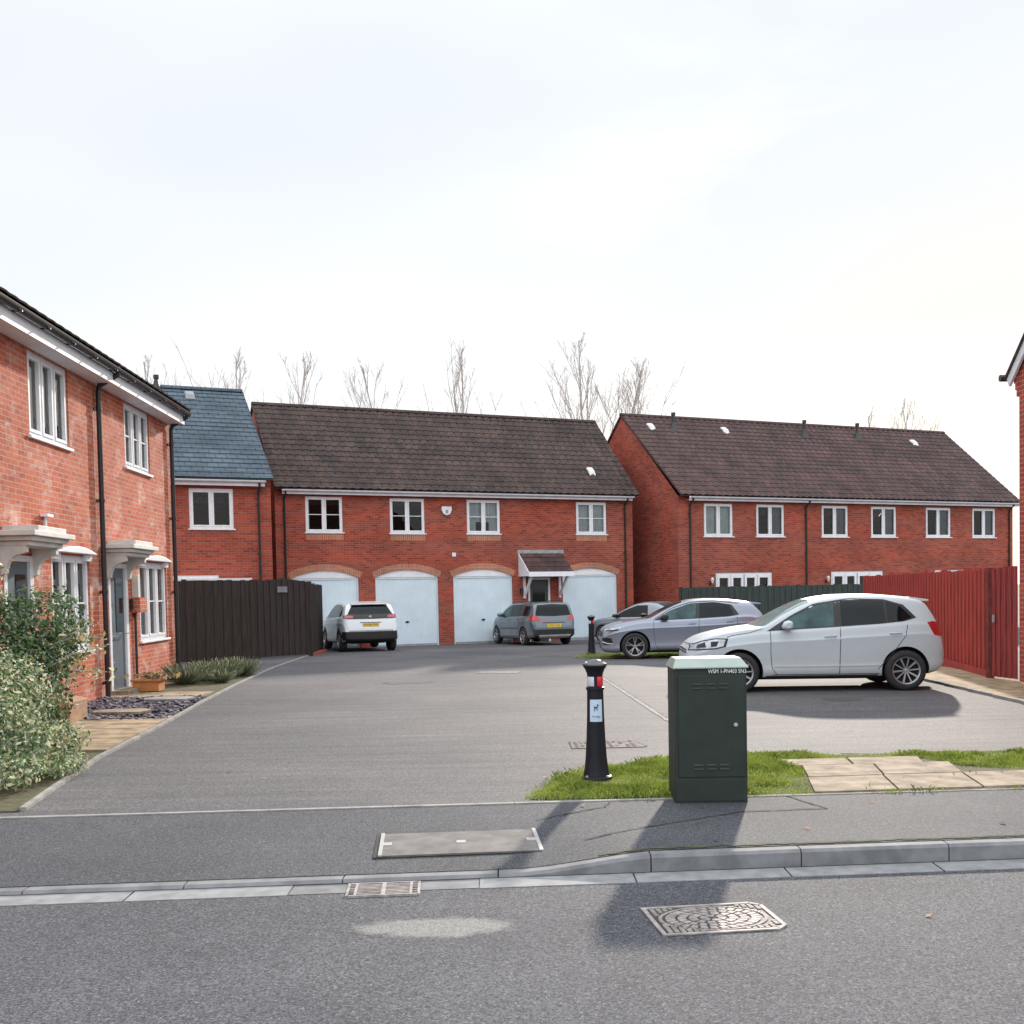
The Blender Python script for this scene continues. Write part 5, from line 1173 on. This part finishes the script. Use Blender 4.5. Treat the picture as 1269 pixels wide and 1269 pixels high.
C.patch('window_surround', [(1.15, .955), (1.8, .975), (2.6, .995), (3.3, 1.015), (3.62, 1.03)], [(1.17, .97), (1.55, 1.23), (2.0, 1.385), (3.0, 1.40), (3.60, 1.34)], 'black', bd, eps=.003, nu=22)
C.patch('side_window', [(1.36, .975), (1.7, .98), (2.02, .99)], [(1.38, 1.09), (1.7, 1.26), (2.02, 1.36)], 'carglass_l', bd, eps=.006)
C.patch('side_window', [(2.10, .99), (2.4, 1.0), (2.75, 1.01)], [(2.10, 1.365), (2.4, 1.375), (2.72, 1.37)], 'carglass', bd, eps=.006)
C.patch('side_window', [(2.88, 1.02), (3.2, 1.03), (3.5, 1.04)], [(2.86, 1.365), (3.2, 1.36), (3.5, 1.31)], 'carglass', bd, eps=.006)
C.patch('windscreen', [(1.05, -.68), (1.0, 0), (1.05, .68)], [(1.68, -.58), (1.72, 0), (1.68, .58)], 'carglass_l', bd, 'top', eps=.005)
C.patch('rear_window', [(-.66, 1.03), (0, 1.00), (.66, 1.03)], [(-.56, 1.38), (0, 1.41), (.56, 1.38)], 'carglass', bd, 'rear', eps=.007, nu=18)
C.patch('tailgate_trim', [(-.42, .78), (0, .78), (.42, .78)], [(-.42, .80), (0, .80), (.42, .80)], 'black', bd, 'rear', eps=.012, nv=1)
for sg in (-1, 1):
    C.patch('tail_light', [(sg*.50, .86), (sg*.66, .84), (sg*.77, .87)], [(sg*.56, .985), (sg*.68, 1.05), (sg*.77, 1.07)], 'lamp_red', bd, 'rear', eps=.010)
C.patch('tail_light', [(3.66, .87), (3.76, .86), (3.86, .86)], [(3.60, 1.05), (3.7, 1.06), (3.80, 1.05)], 'lamp_red', bd, eps=.008)
C.patch('rear_bumper', [(-.74, .36), (0, .34), (.74, .36)], [(-.76, .56), (0, .56), (.76, .56)], 'black', bd, 'rear', eps=.03, nu=20)
C.patch('bumper_insert', [(-.55, .30), (0, .28), (.55, .30)], [(-.6, .38), (0, .38), (.6, .38)], 'steel', bd, 'rear', eps=.045)
C.line([(1.17, .95), (1.16, .6), (1.2, .27)], .01, bd); C.line([(2.07, .98), (2.06, .27)], .01, bd); C.line([(2.8, 1.0), (2.84, .8), (2.7, .5), (2.6, .33)], .01, bd)
C.patch('rubbing_strip', [(1.2, .55), (2.7, .58)], [(1.2, .58), (2.7, .61)], 'black', bd, eps=.01, nv=1)
for sg in (-1, 1):
    y = .58; b = MB(); b.tube([(1.75, sg*y, C.topz(1.75, y)-.01), (1.95, sg*y, C.topz(1.95, y)+.05), (2.6, sg*y, C.topz(2.6, y)+.055), (3.2, sg*y, C.topz(3.2, y)+.05), (3.4, sg*y, C.topz(3.4, y)-.01)], .014, 8); b.build('roof_rail', 'black', bd)
mirror(C, bd, 1.3, .98, P_G); handle(C, bd, 1.95, .86, P_G); handle(C, bd, 2.65, .88, P_G); plate(C, bd, .69, 'VK57 HNJ', off=.016)
for hx, _ in hubs:
    for sg in (-1, 1): wheel(CAR, hx, sg*.765, .312, .19, 'five', .205, sg)
sc = .97; CAR.scale = (sc,)*3; pose(CAR, 3.15, -.86, .34, 36.0, radians(90+23), sc, gz(37))

# --- white crossover seen from behind
P_W2 = carpaint('paint_white_suv', (.70, .74, .78), .0, .25, dirt=(.5, .48, .45))
C = Car(3.95,
    [(0, .70), (.03, .80), (.10, .90), (.25, .98), (.55, 1.04), (.9, 1.09), (1.05, 1.12), (1.5, 1.38), (1.85, 1.54), (2.2, 1.60), (2.8, 1.61), (3.4, 1.57), (3.6, 1.54), (3.70, 1.44), (3.80, 1.22), (3.86, 1.10), (3.90, .95), (3.93, .80), (3.95, .70)],
    [(0, .6), (.05, .72), (.25, .88), (.6, .96), (1.0, 1.02), (2.0, 1.06), (3.2, 1.10), (3.7, 1.10), (3.85, 1.02), (3.95, .6)],
    [(0, .35), (.08, .26), (.3, .24), (3.4, .26), (3.75, .32), (3.95, .42)],
    [(0, .55), (.03, .65), (.10, .74), (.22, .82), (.42, .87), (.8, .90), (1.4, .92), (3.1, .92), (3.5, .915), (3.72, .89), (3.86, .85), (3.95, .78)], tum=.30)
CAR = empty('parked_car', (0, 0, 0), 0, 'white crossover car reversed out by the brown gate, dark tailgate band', 'car', 'cars parked in the court')
CAR['label'] = 'white crossover car seen from behind beside the dark brown fence, with a dark lamp band'
hubs = [(.80, .35), (3.25, .35)]; bd = C.body('body', P_W2, CAR, hubs, .40)
C.patch('window_surround', [(1.15, 1.05), (1.8, 1.07), (2.6, 1.10), (3.3, 1.13), (3.55, 1.18)], [(1.17, 1.07), (1.6, 1.34), (2.1, 1.50), (3.0, 1.51), (3.5, 1.42)], 'carglass', bd, eps=.004, nu=22)
C.patch('windscreen', [(1.12, -.72), (1.07, 0), (1.12, .72)], [(1.78, -.6), (1.82, 0), (1.78, .6)], 'carglass_l', bd, 'top', eps=.005)
C.patch('rear_window', [(-.72, 1.20), (0, 1.19), (.72, 1.20)], [(-.56, 1.47), (0, 1.50), (.56, 1.47)], 'carglass', bd, 'rear', eps=.007, nu=18)
C.patch('lamp_band', [(-.84, 1.06), (0, 1.05), (.84, 1.06)], [(-.83, 1.19), (0, 1.19), (.83, 1.19)], 'black', bd, 'rear', eps=.010, nu=22)
for sg in (-1, 1):
    C.patch('tail_light', [(sg*.55, 1.085), (sg*.68, 1.08), (sg*.80, 1.085)], [(sg*.55, 1.15), (sg*.68, 1.16), (sg*.80, 1.17)], 'lamp_red', bd, 'rear', eps=.014)
b = MB(); b.lathe([(0, 0), (.045, 0), (.045, -.02)], 12, (C.endx(0, 1.12)+.02, 0, 1.12), 'y'); 
b = MB(); b.prism([(-.04, 1.08), (.04, 1.08), (.045, 1.14), (0, 1.165), (-.045, 1.14)], 'x', C.endx(0, 1.12)+.008, C.endx(0, 1.12)+.016); b.build('badge', 'chrome', bd)
C.patch('plate_recess', [(-.34, .93), (0, .93), (.34, .93)], [(-.34, .95), (0, .95), (.34, .95)], 'black', bd, 'rear', eps=.010, nv=1)
C.patch('rear_bumper', [(-.86, .40), (0, .38), (.86, .40)], [(-.87, .66), (0, .66), (.87, .66)], 'black', bd, 'rear', eps=.028, nu=22)
C.patch('bumper_strip', [(-.7, .655), (0, .655), (.7, .655)], [(-.7, .70), (0, .70), (.7, .70)], 'steel', bd, 'rear', eps=.034, nv=1)
C.patch('cladding', [(2.9, .4), (3.3, .70), (3.7, .45)], [(2.85, .45), (3.3, .79), (3.75, .5)], 'black', bd, eps=.008, nu=20)
b = MB(); b.prism([(3.4, 1.58), (3.76, 1.53), (3.76, 1.50), (3.5, 1.50)], 'y', -.58, .58); b.build('spoiler', P_W2, bd, bevel=.01)
plate(C, bd, .865, 'WX68 FDN', off=.012)
for hx, _ in hubs:
    for sg in (-1, 1): wheel(CAR, hx, sg*.80, .35, .22, 'five', .225, sg)
sc = .965; CAR.scale = (sc,)*3; pose(CAR, 3.25, -.90, -5.32, 33.4, radians(90+20), sc, gz(34.3))

# --- small grey coupe far behind
P_C = carpaint('paint_coupe', (.26, .30, .34), .4, .3)
C = Car(3.8,
    [(0, .55), (.05, .66), (.25, .76), (.6, .84), (1.0, .90), (1.5, 1.16), (1.9, 1.33), (2.3, 1.38), (2.7, 1.34), (3.1, 1.17), (3.35, 1.02), (3.55, .97), (3.70, .93), (3.77, .80), (3.8, .6)],
    [(0, .45), (.05, .58), (.25, .70), (.6, .79), (1.0, .84), (2.0, .86), (3.2, .90), (3.6, .88), (3.8, .5)],
    [(0, .3), (.3, .2), (3.4, .22), (3.8, .36)],
    [(0, .48), (.05, .62), (.22, .74), (.5, .81), (1.2, .83), (3.1, .83), (3.5, .80), (3.7, .73), (3.8, .6)], tum=.34)
CAR = empty('parked_car', (0, 0, 0), 0, 'small dark grey coupe far back, partly hidden by the silver hatchback', 'car', 'cars parked in the court')
hubs = [(.70, .3), (3.05, .3)]; bd = C.body('body', P_C, CAR, hubs, .34)
C.patch('side_window', [(1.12, .87), (1.6, .88), (2.2, .89), (2.5, .92)], [(1.14, .89), (1.55, 1.10), (2.0, 1.26), (2.42, 1.26)], 'carglass', bd, eps=.006, nu=22)
C.patch('windscreen', [(1.03, -.62), (.98, 0), (1.03, .62)], [(1.72, -.52), (1.76, 0), (1.72, .52)], 'carglass', bd, 'top', eps=.005)
C.patch('rear_window', [(2.72, -.54), (2.72, 0), (2.72, .54)], [(3.3, -.62), (3.36, 0), (3.3, .62)], 'carglass_l', bd, 'top', eps=.006)
for sg in (-1, 1): C.patch('tail_light', [(sg*.45, .74), (sg*.66, .72)], [(sg*.45, .84), (sg*.66, .84)], 'lamp_red', bd, 'rear', eps=.010)
C.patch('tail_light', [(3.45, .74), (3.62, .73)], [(3.42, .86), (3.60, .86)], 'lamp_red', bd, eps=.008)
mirror(C, bd, 1.25, .87, 'black', sz=.8)
for hx, _ in hubs:
    for sg in (-1, 1): wheel(CAR, hx, sg*.735, .30, .18, 'five', .2, sg)
sc = 1.0; CAR.scale = (sc,)*3; pose(CAR, 3.05, -.83, 4.75, 34.6, radians(90+48), sc, gz(36))

# ------------------------------------------------------------------ plants
def leafball(b, c, r, n, ls, mats, shell=.55, squash=1):
    for _ in range(n):
        d = Vector((random.gauss(0, 1), random.gauss(0, 1), random.gauss(0, 1))).normalized(); rr = (shell+(1-shell)*random.random())*random.uniform(.9, 1.06)
        p = Vector((c[0]+d.x*r[0]*rr, c[1]+d.y*r[1]*rr, c[2]+d.z*r[2]*rr))
        if p.z < .02: p.z = random.uniform(.02, .12)
        nrm = (d+Vector((random.gauss(0, .6), random.gauss(0, .6), random.gauss(0, .5)+.3))).normalized(); t = nrm.cross(Vector((random.gauss(0, 1), random.gauss(0, 1), random.gauss(0, 1)))).normalized(); u = nrm.cross(t)
        s = ls*random.choice((.5, .8, 1, 1.25, 1.6))*random.uniform(.8, 1.2); b.mi = random.choices(range(len(mats)), mats)[0]
        a = p-t*s; q = p+t*s; m1 = p+u*s*.5+nrm*s*.12; m2 = p-u*s*.5+nrm*s*.12
        b.face(a, m2, q, m1)
def shrub(name, loc, label, lobes, ls, mats, weights, cat='shrub', stems=8, sh=1.):
    T = empty(name, loc, 0, label, cat); b = MB()
    for c, r, n in lobes: leafball(b, c, r, n, ls, weights)
    b.build('foliage', mats, T); s = MB()
    for _ in range(stems):
        c, r, n = random.choice(lobes); s.tube([(random.uniform(-.15, .15), random.uniform(-.15, .15), -.02), (c[0]*.5, c[1]*.5, c[2]*.5), (c[0]+random.uniform(-.3, .3)*r[0], c[1]+random.uniform(-.3, .3)*r[1], c[2]+r[2]*.6)], .012, 5, .004)
    s.build('stems', 'bark', T); return T
random.seed(11)
def lobeset(cx, cy, items, k): return [((x-cx, y-cy, z), (rx, ry, rz), int(k*(rx*ry+rx*rz+ry*rz)*3.6)) for x, y, z, rx, ry, rz in items]
gi = [(-5.3, 11.2, .95, .62, .7, .70), (-5.0, 11.5, 1.35, .55, .6, .45), (-4.9, 11.0, .75, .45, .55, .6), (-5.9, 11.3, 1.3, .6, .6, .5), (-4.85, 11.5, 1.05, .36, .4, .36), (-5.5, 11.0, 1.60, .38, .4, .28), (-4.9, 10.7, .35, .5, .5, .35)]
shrub('green_shrub', (-5.1, 11.2, 0), 'tall leafy green shrub climbing in front of the near house window', lobeset(-5.1, 11.2, gi, 950), .0225, ['leaf_d', 'leaf_g', 'leaf_v', 'leaf_y'], [3.2, 4.5, 3.4, .25])
vi = [(-5.25, 9.75, 1.12, .45, .45, .42), (-5.6, 9.4, .9, .5, .5, .6), (-4.65, 9.35, .55, .48, .5, .55), (-4.95, 9.6, 1.0, .50, .5, .42), (-4.35, 9.5, .35, .36, .4, .32), (-4.2, 9.1, .18, .25, .35, .16), (-5.2, 9.2, .6, .5, .5, .6), (-4.25, 10.1, .28, .28, .38, .22), (-4.08, 9.8, .12, .22, .3, .12), (-4.6, 9.9, .75, .42, .42, .42)]
shrub('variegated_shrub', (-4.6, 9.5, 0), 'low spreading variegated shrub with cream edged leaves spilling over the kerb', lobeset(-4.6, 9.5, vi, 1350), .0185, ['leaf_v', 'leaf_c', 'leaf_g', 'leaf_y'], [5.5, 3.4, 2.2, .35])
tw = MB()
tips = [((-4.85, 11.1, 1.0), (-4.35, 11.3, 1.35)), ((-4.75, 11.0, .9), (-4.18, 11.2, 1.12)), ((-4.8, 11.1, .8), (-4.2, 11.25, .85)), ((-4.9, 11.2, 1.1), (-4.3, 11.4, 1.2)), ((-5.6, 11.2, 1.6), (-5.25, 11.3, 1.95)), ((-5.9, 11.3, 1.6), (-6.0, 11.4, 2.0))]
b = MB()
for a, c in tips:
    a, c = Vector(a), Vector(c); b.mi = 0; b.tube([a, (a+c)/2+Vector((0, 0, .05)), c], .006, 5)
    for _ in range(70):
        p = a.lerp(c, random.uniform(.2, 1))+Vector([random.gauss(0, .045) for _ in range(3)]); leafball(b, p, (.01, .01, .01), 1, .026, [0, 2, 3, 2])
BR = b.build('branch_sprays', ['bark', 'leaf_g', 'leaf_y', 'leaf_c'], bpy.data.objects['green_shrub']); BR.location = (5.1, -11.2, 0)
lav = ['greyest lavender clump, nearest the house corner', 'spiky lavender clump second from the house corner', 'dark leafy clump in the middle of the lavender row', 'low pale lavender clump on the kerb side of the row', 'furthest lavender clump, next to the kerb']
for i, (x, y, r) in enumerate([(-6.05, 20.1, .36), (-5.85, 20.9, .32), (-5.65, 21.4, .30), (-5.45, 20.3, .25), (-5.45, 21.9, .32)]):
    T = empty('lavender_plant', (x, y, .01), 0, lav[i], 'plant', 'lavender plants in the bed by the brown fence'); b = MB()
    for _ in range(2200):
        a = random.uniform(0, 2*pi); rr = r*sqrt(random.random())*.35; h = random.uniform(.12, .36)*(1.1 if i != 3 else .7); ln = r*random.uniform(.2, .95); wv = random.uniform(.0016, .0042); a += random.gauss(0, .25)
        x0, y0 = rr*cos(a), rr*sin(a); x1, y1 = x0+ln*cos(a)+random.gauss(0, .03), y0+ln*sin(a)+random.gauss(0, .03); h *= random.uniform(.5, 1.1); b.mi = random.choices([0, 1, 2], [5, 2, 1])[0]
        b.face((x0-wv, y0, 0), (x0+wv, y0, 0), (x1+wv*.6, y1, h), (x1-wv*.6, y1, h*.97))
    b.build('foliage', ['leaf_l', 'leaf_d', 'leaf_c'], T)
# slate chippings
b = MB(); random.seed(5)
for _ in range(2600):
    y = random.uniform(14.15, 17.25); x = random.uniform(-6.62, edgex(y)-.1); s = random.uniform(.025, .065); a = random.uniform(0, pi); t = random.uniform(-.5, .5); z = random.uniform(.015, .05)
    ca, sa = cos(a)*s, sin(a)*s; k = random.uniform(.4, .8); dz = t*s
    q = [(x-ca, y-sa, z-dz), (x+sa*k, y-ca*k, z), (x+ca, y+sa, z+dz), (x-sa*k, y+ca*k, z+.006)]; b.face(*q); b.face(*[(p[0], p[1], p[2]-.02) for p in q][::-1]); b.face(q[0], q[1], (q[1][0], q[1][1], q[1][2]-.02), (q[0][0], q[0][1], q[0][2]-.02))
o = b.build('slate_chippings', 'slate_chip', kind='stuff'); tag(o, 'purple grey slate chippings in the bed below the front door', 'gravel')
for i, (x, y, lb) in enumerate([(-5.35, 14.85, 'thin pale stepping stone at the near edge of the slate chippings'), (-5.25, 16.6, 'grey stepping stone at the far edge of the slate chippings')]):
    b = MB(); b.prism([(-.33, -.2), (.3, -.22), (.38, .05), (.25, .24), (-.25, .2), (-.4, .02)], 'z', 0, .04); o = b.build('stepping_stone', 'slab' if i == 0 else 'edging', loc=(x, y, .04), bevel=.006); tag(o, lb, 'stepping stone')
PL = empty('timber_planter', (-5.98, 14.05, .02), .05, 'dark timber box with a pale sloping lid at the corner of the near path', 'planter')
b = MB(); b.box(-.42, .18, -.3, .35, 0, .22); b.build('box', 'timber_dark', PL, bevel=.008)
b = MB(); b.box(.18, .34, -.31, .36, 0, .24); b.prism([(-.45, .22), (.34, .24), (.34, .28), (-.1, .38), (-.45, .33)], 'y', -.32, .37); b.build('lid', 'timber', PL, bevel=.008)
PT = empty('plant_pot', (-6.2, 18.5, .03), 0, 'square terracotta pot with dry leaves beside the front door', 'plant pot')
b = MB(); b.prism([(-.22, -.17), (.22, -.17), (.22, .17), (-.22, .17)], 'z', 0, .17); b.box(-.25, .25, -.2, .2, .17, .21); b.build('pot', 'terracotta', PT, bevel=.01)
b = MB()
for _ in range(160):
    leafball(b, (random.gauss(.12, .2), random.gauss(0, .14), .26), (.02, .02, .03), 1, .05, [3, 2])
b.build('foliage', ['slab', 'leaf_y'], PT)
b = MB(); b.tube([(-.2, -.1, .15), (-.24, -.12, .42)], .008, 5); b.build('stems', 'bark', PT)
DR = MB(); random.seed(9)
# a few fallen leaves: each its own object
pts = [(1.9, 7.05), (2.6, 7.9), (.5, 8.0), (1.25, 6.75), (-2.6, 9.9), (-2.2, 9.5), (3.2, 7.1), (2.1, 5.5), (1.5, 8.1), (.25, 9.1)]
src = None
for i, (x, y) in enumerate(pts):
    if src is None:
        b = MB(); b.face((-.028, 0, 0), (-.008, -.016, .006), (.024, -.004, .012), (.008, .016, .004)); src = b.build('fallen_leaf', 'leafdry'); o = src
    else: o = src.copy(); COL.objects.link(o)
    z = -.097 if y < kb(x) else (fz(x, y) if y < back(x) else .004+(.03 if (x > 0 and y > 8.3) else 0)); o.location = (x, y, z); o.rotation_euler.z = random.uniform(0, 6)
    tag(o, 'small curled brown leaf lying on the ground', 'leaf', 'fallen leaves on the footway and car park')

# ------------------------------------------------------------------ bare trees beyond the roofs
def tree(x, y, h, spread, label, seed, trunk=.16, lean=0, n1=11, fork=.25, z=-1.):
    random.seed(seed); T = empty('bare_tree', (x, y, z), 0, label, 'tree', 'bare winter trees behind the houses'); tr = MB(); cr_ = MB()
    def limb(b, p, d, ln, r, lv):
        n = 5; pts = [p]; q = p.copy(); dd = d.copy()
        for i in range(n):
            dd = (dd+Vector((random.gauss(0, .07), random.gauss(0, .07), .07+random.gauss(0, .03)))).normalized(); q = q+dd*ln/n; pts.append(q.copy())
        b.tube(pts, r, 5 if lv else 7, max(.006, r*.25), cap=False)
        if lv < 3:
            for k in range([0, 6, 4][lv] if lv else 0):
                t = random.uniform(.2, .98); i = min(n-1, int(t*n)); s = pts[i].lerp(pts[i+1], t*n-i); a = random.uniform(0, 2*pi); up = random.uniform(.55, .95)
                nd = (dd*up+Vector((cos(a), sin(a), random.uniform(0, .4)))*random.uniform(.3, .6)).normalized(); limb(b, s, nd, ln*random.uniform(.25, .5)*(1.15-t*.5), max(.008, r*.38), lv+1)
        return pts, dd
    pts, dd = limb(tr, Vector((0, 0, 0)), Vector((lean, 0, 1)).normalized(), h, trunk, 0)
    for k in range(n1):
        t = fork+(1-fork)*(k+random.random())/n1; t = min(.97, t); i = min(4, int(t*5)); s = pts[i].lerp(pts[i+1], t*5-i); a = random.uniform(0, 2*pi)
        nd = Vector((cos(a)*spread, sin(a)*spread, 1.)).normalized(); limb(cr_, s, nd, h*(1-t)*random.uniform(.5, .85)+.7, trunk*.5*(1-t*.6), 1)
    tr.build('trunk', 'bark', T); cr_.build('crown', 'bark', T)
def tx(px, D): return (px-634.5)/F_PX*D
trees = [(722, 70, 425, .42, 'tallest bare tree, central spray rising over the brick house ridge', 1), (690, 72, 468, .4, 'bare tree leaning at the left of the tallest spray', 2), (755, 68, 450, .4, 'bare tree above the gap between the two long roofs', 3), (780, 72, 460, .38, 'rightmost bare tree of the central clump', 4),
         (512, 75, 455, .36, 'leftmost bare tree above the brick house roof', 5), (580, 70, 440, .34, 'bare tree with one straight stem above the middle of the roof', 6), 
         (347, 70, 432, .34, 'bare tree above the left end of the tiled ridge', 8), (290, 72, 440, .28, 'thin bare tree over the right end of the slate roof', 9), (218, 80, 450, .4, 'faint bare tree behind the slate roof flue', 10),
         (1122, 82, 508, .36, 'low bare tree over the right terrace, left one of the pair', 12), (1155, 80, 497, .38, 'low bare tree over the right terrace, right one of the pair', 13)]
for px, D, ty, sp, lb, sd in trees:
    horizon = 733.1-.0192*(px-634.5); h = 1.6+(horizon-ty)/F_PX*D+1
    tree(tx(px, D), D, h, sp, lb, sd, trunk=.12, n1=14, fork=.36, lean=(.05 if px in (690,) else 0))
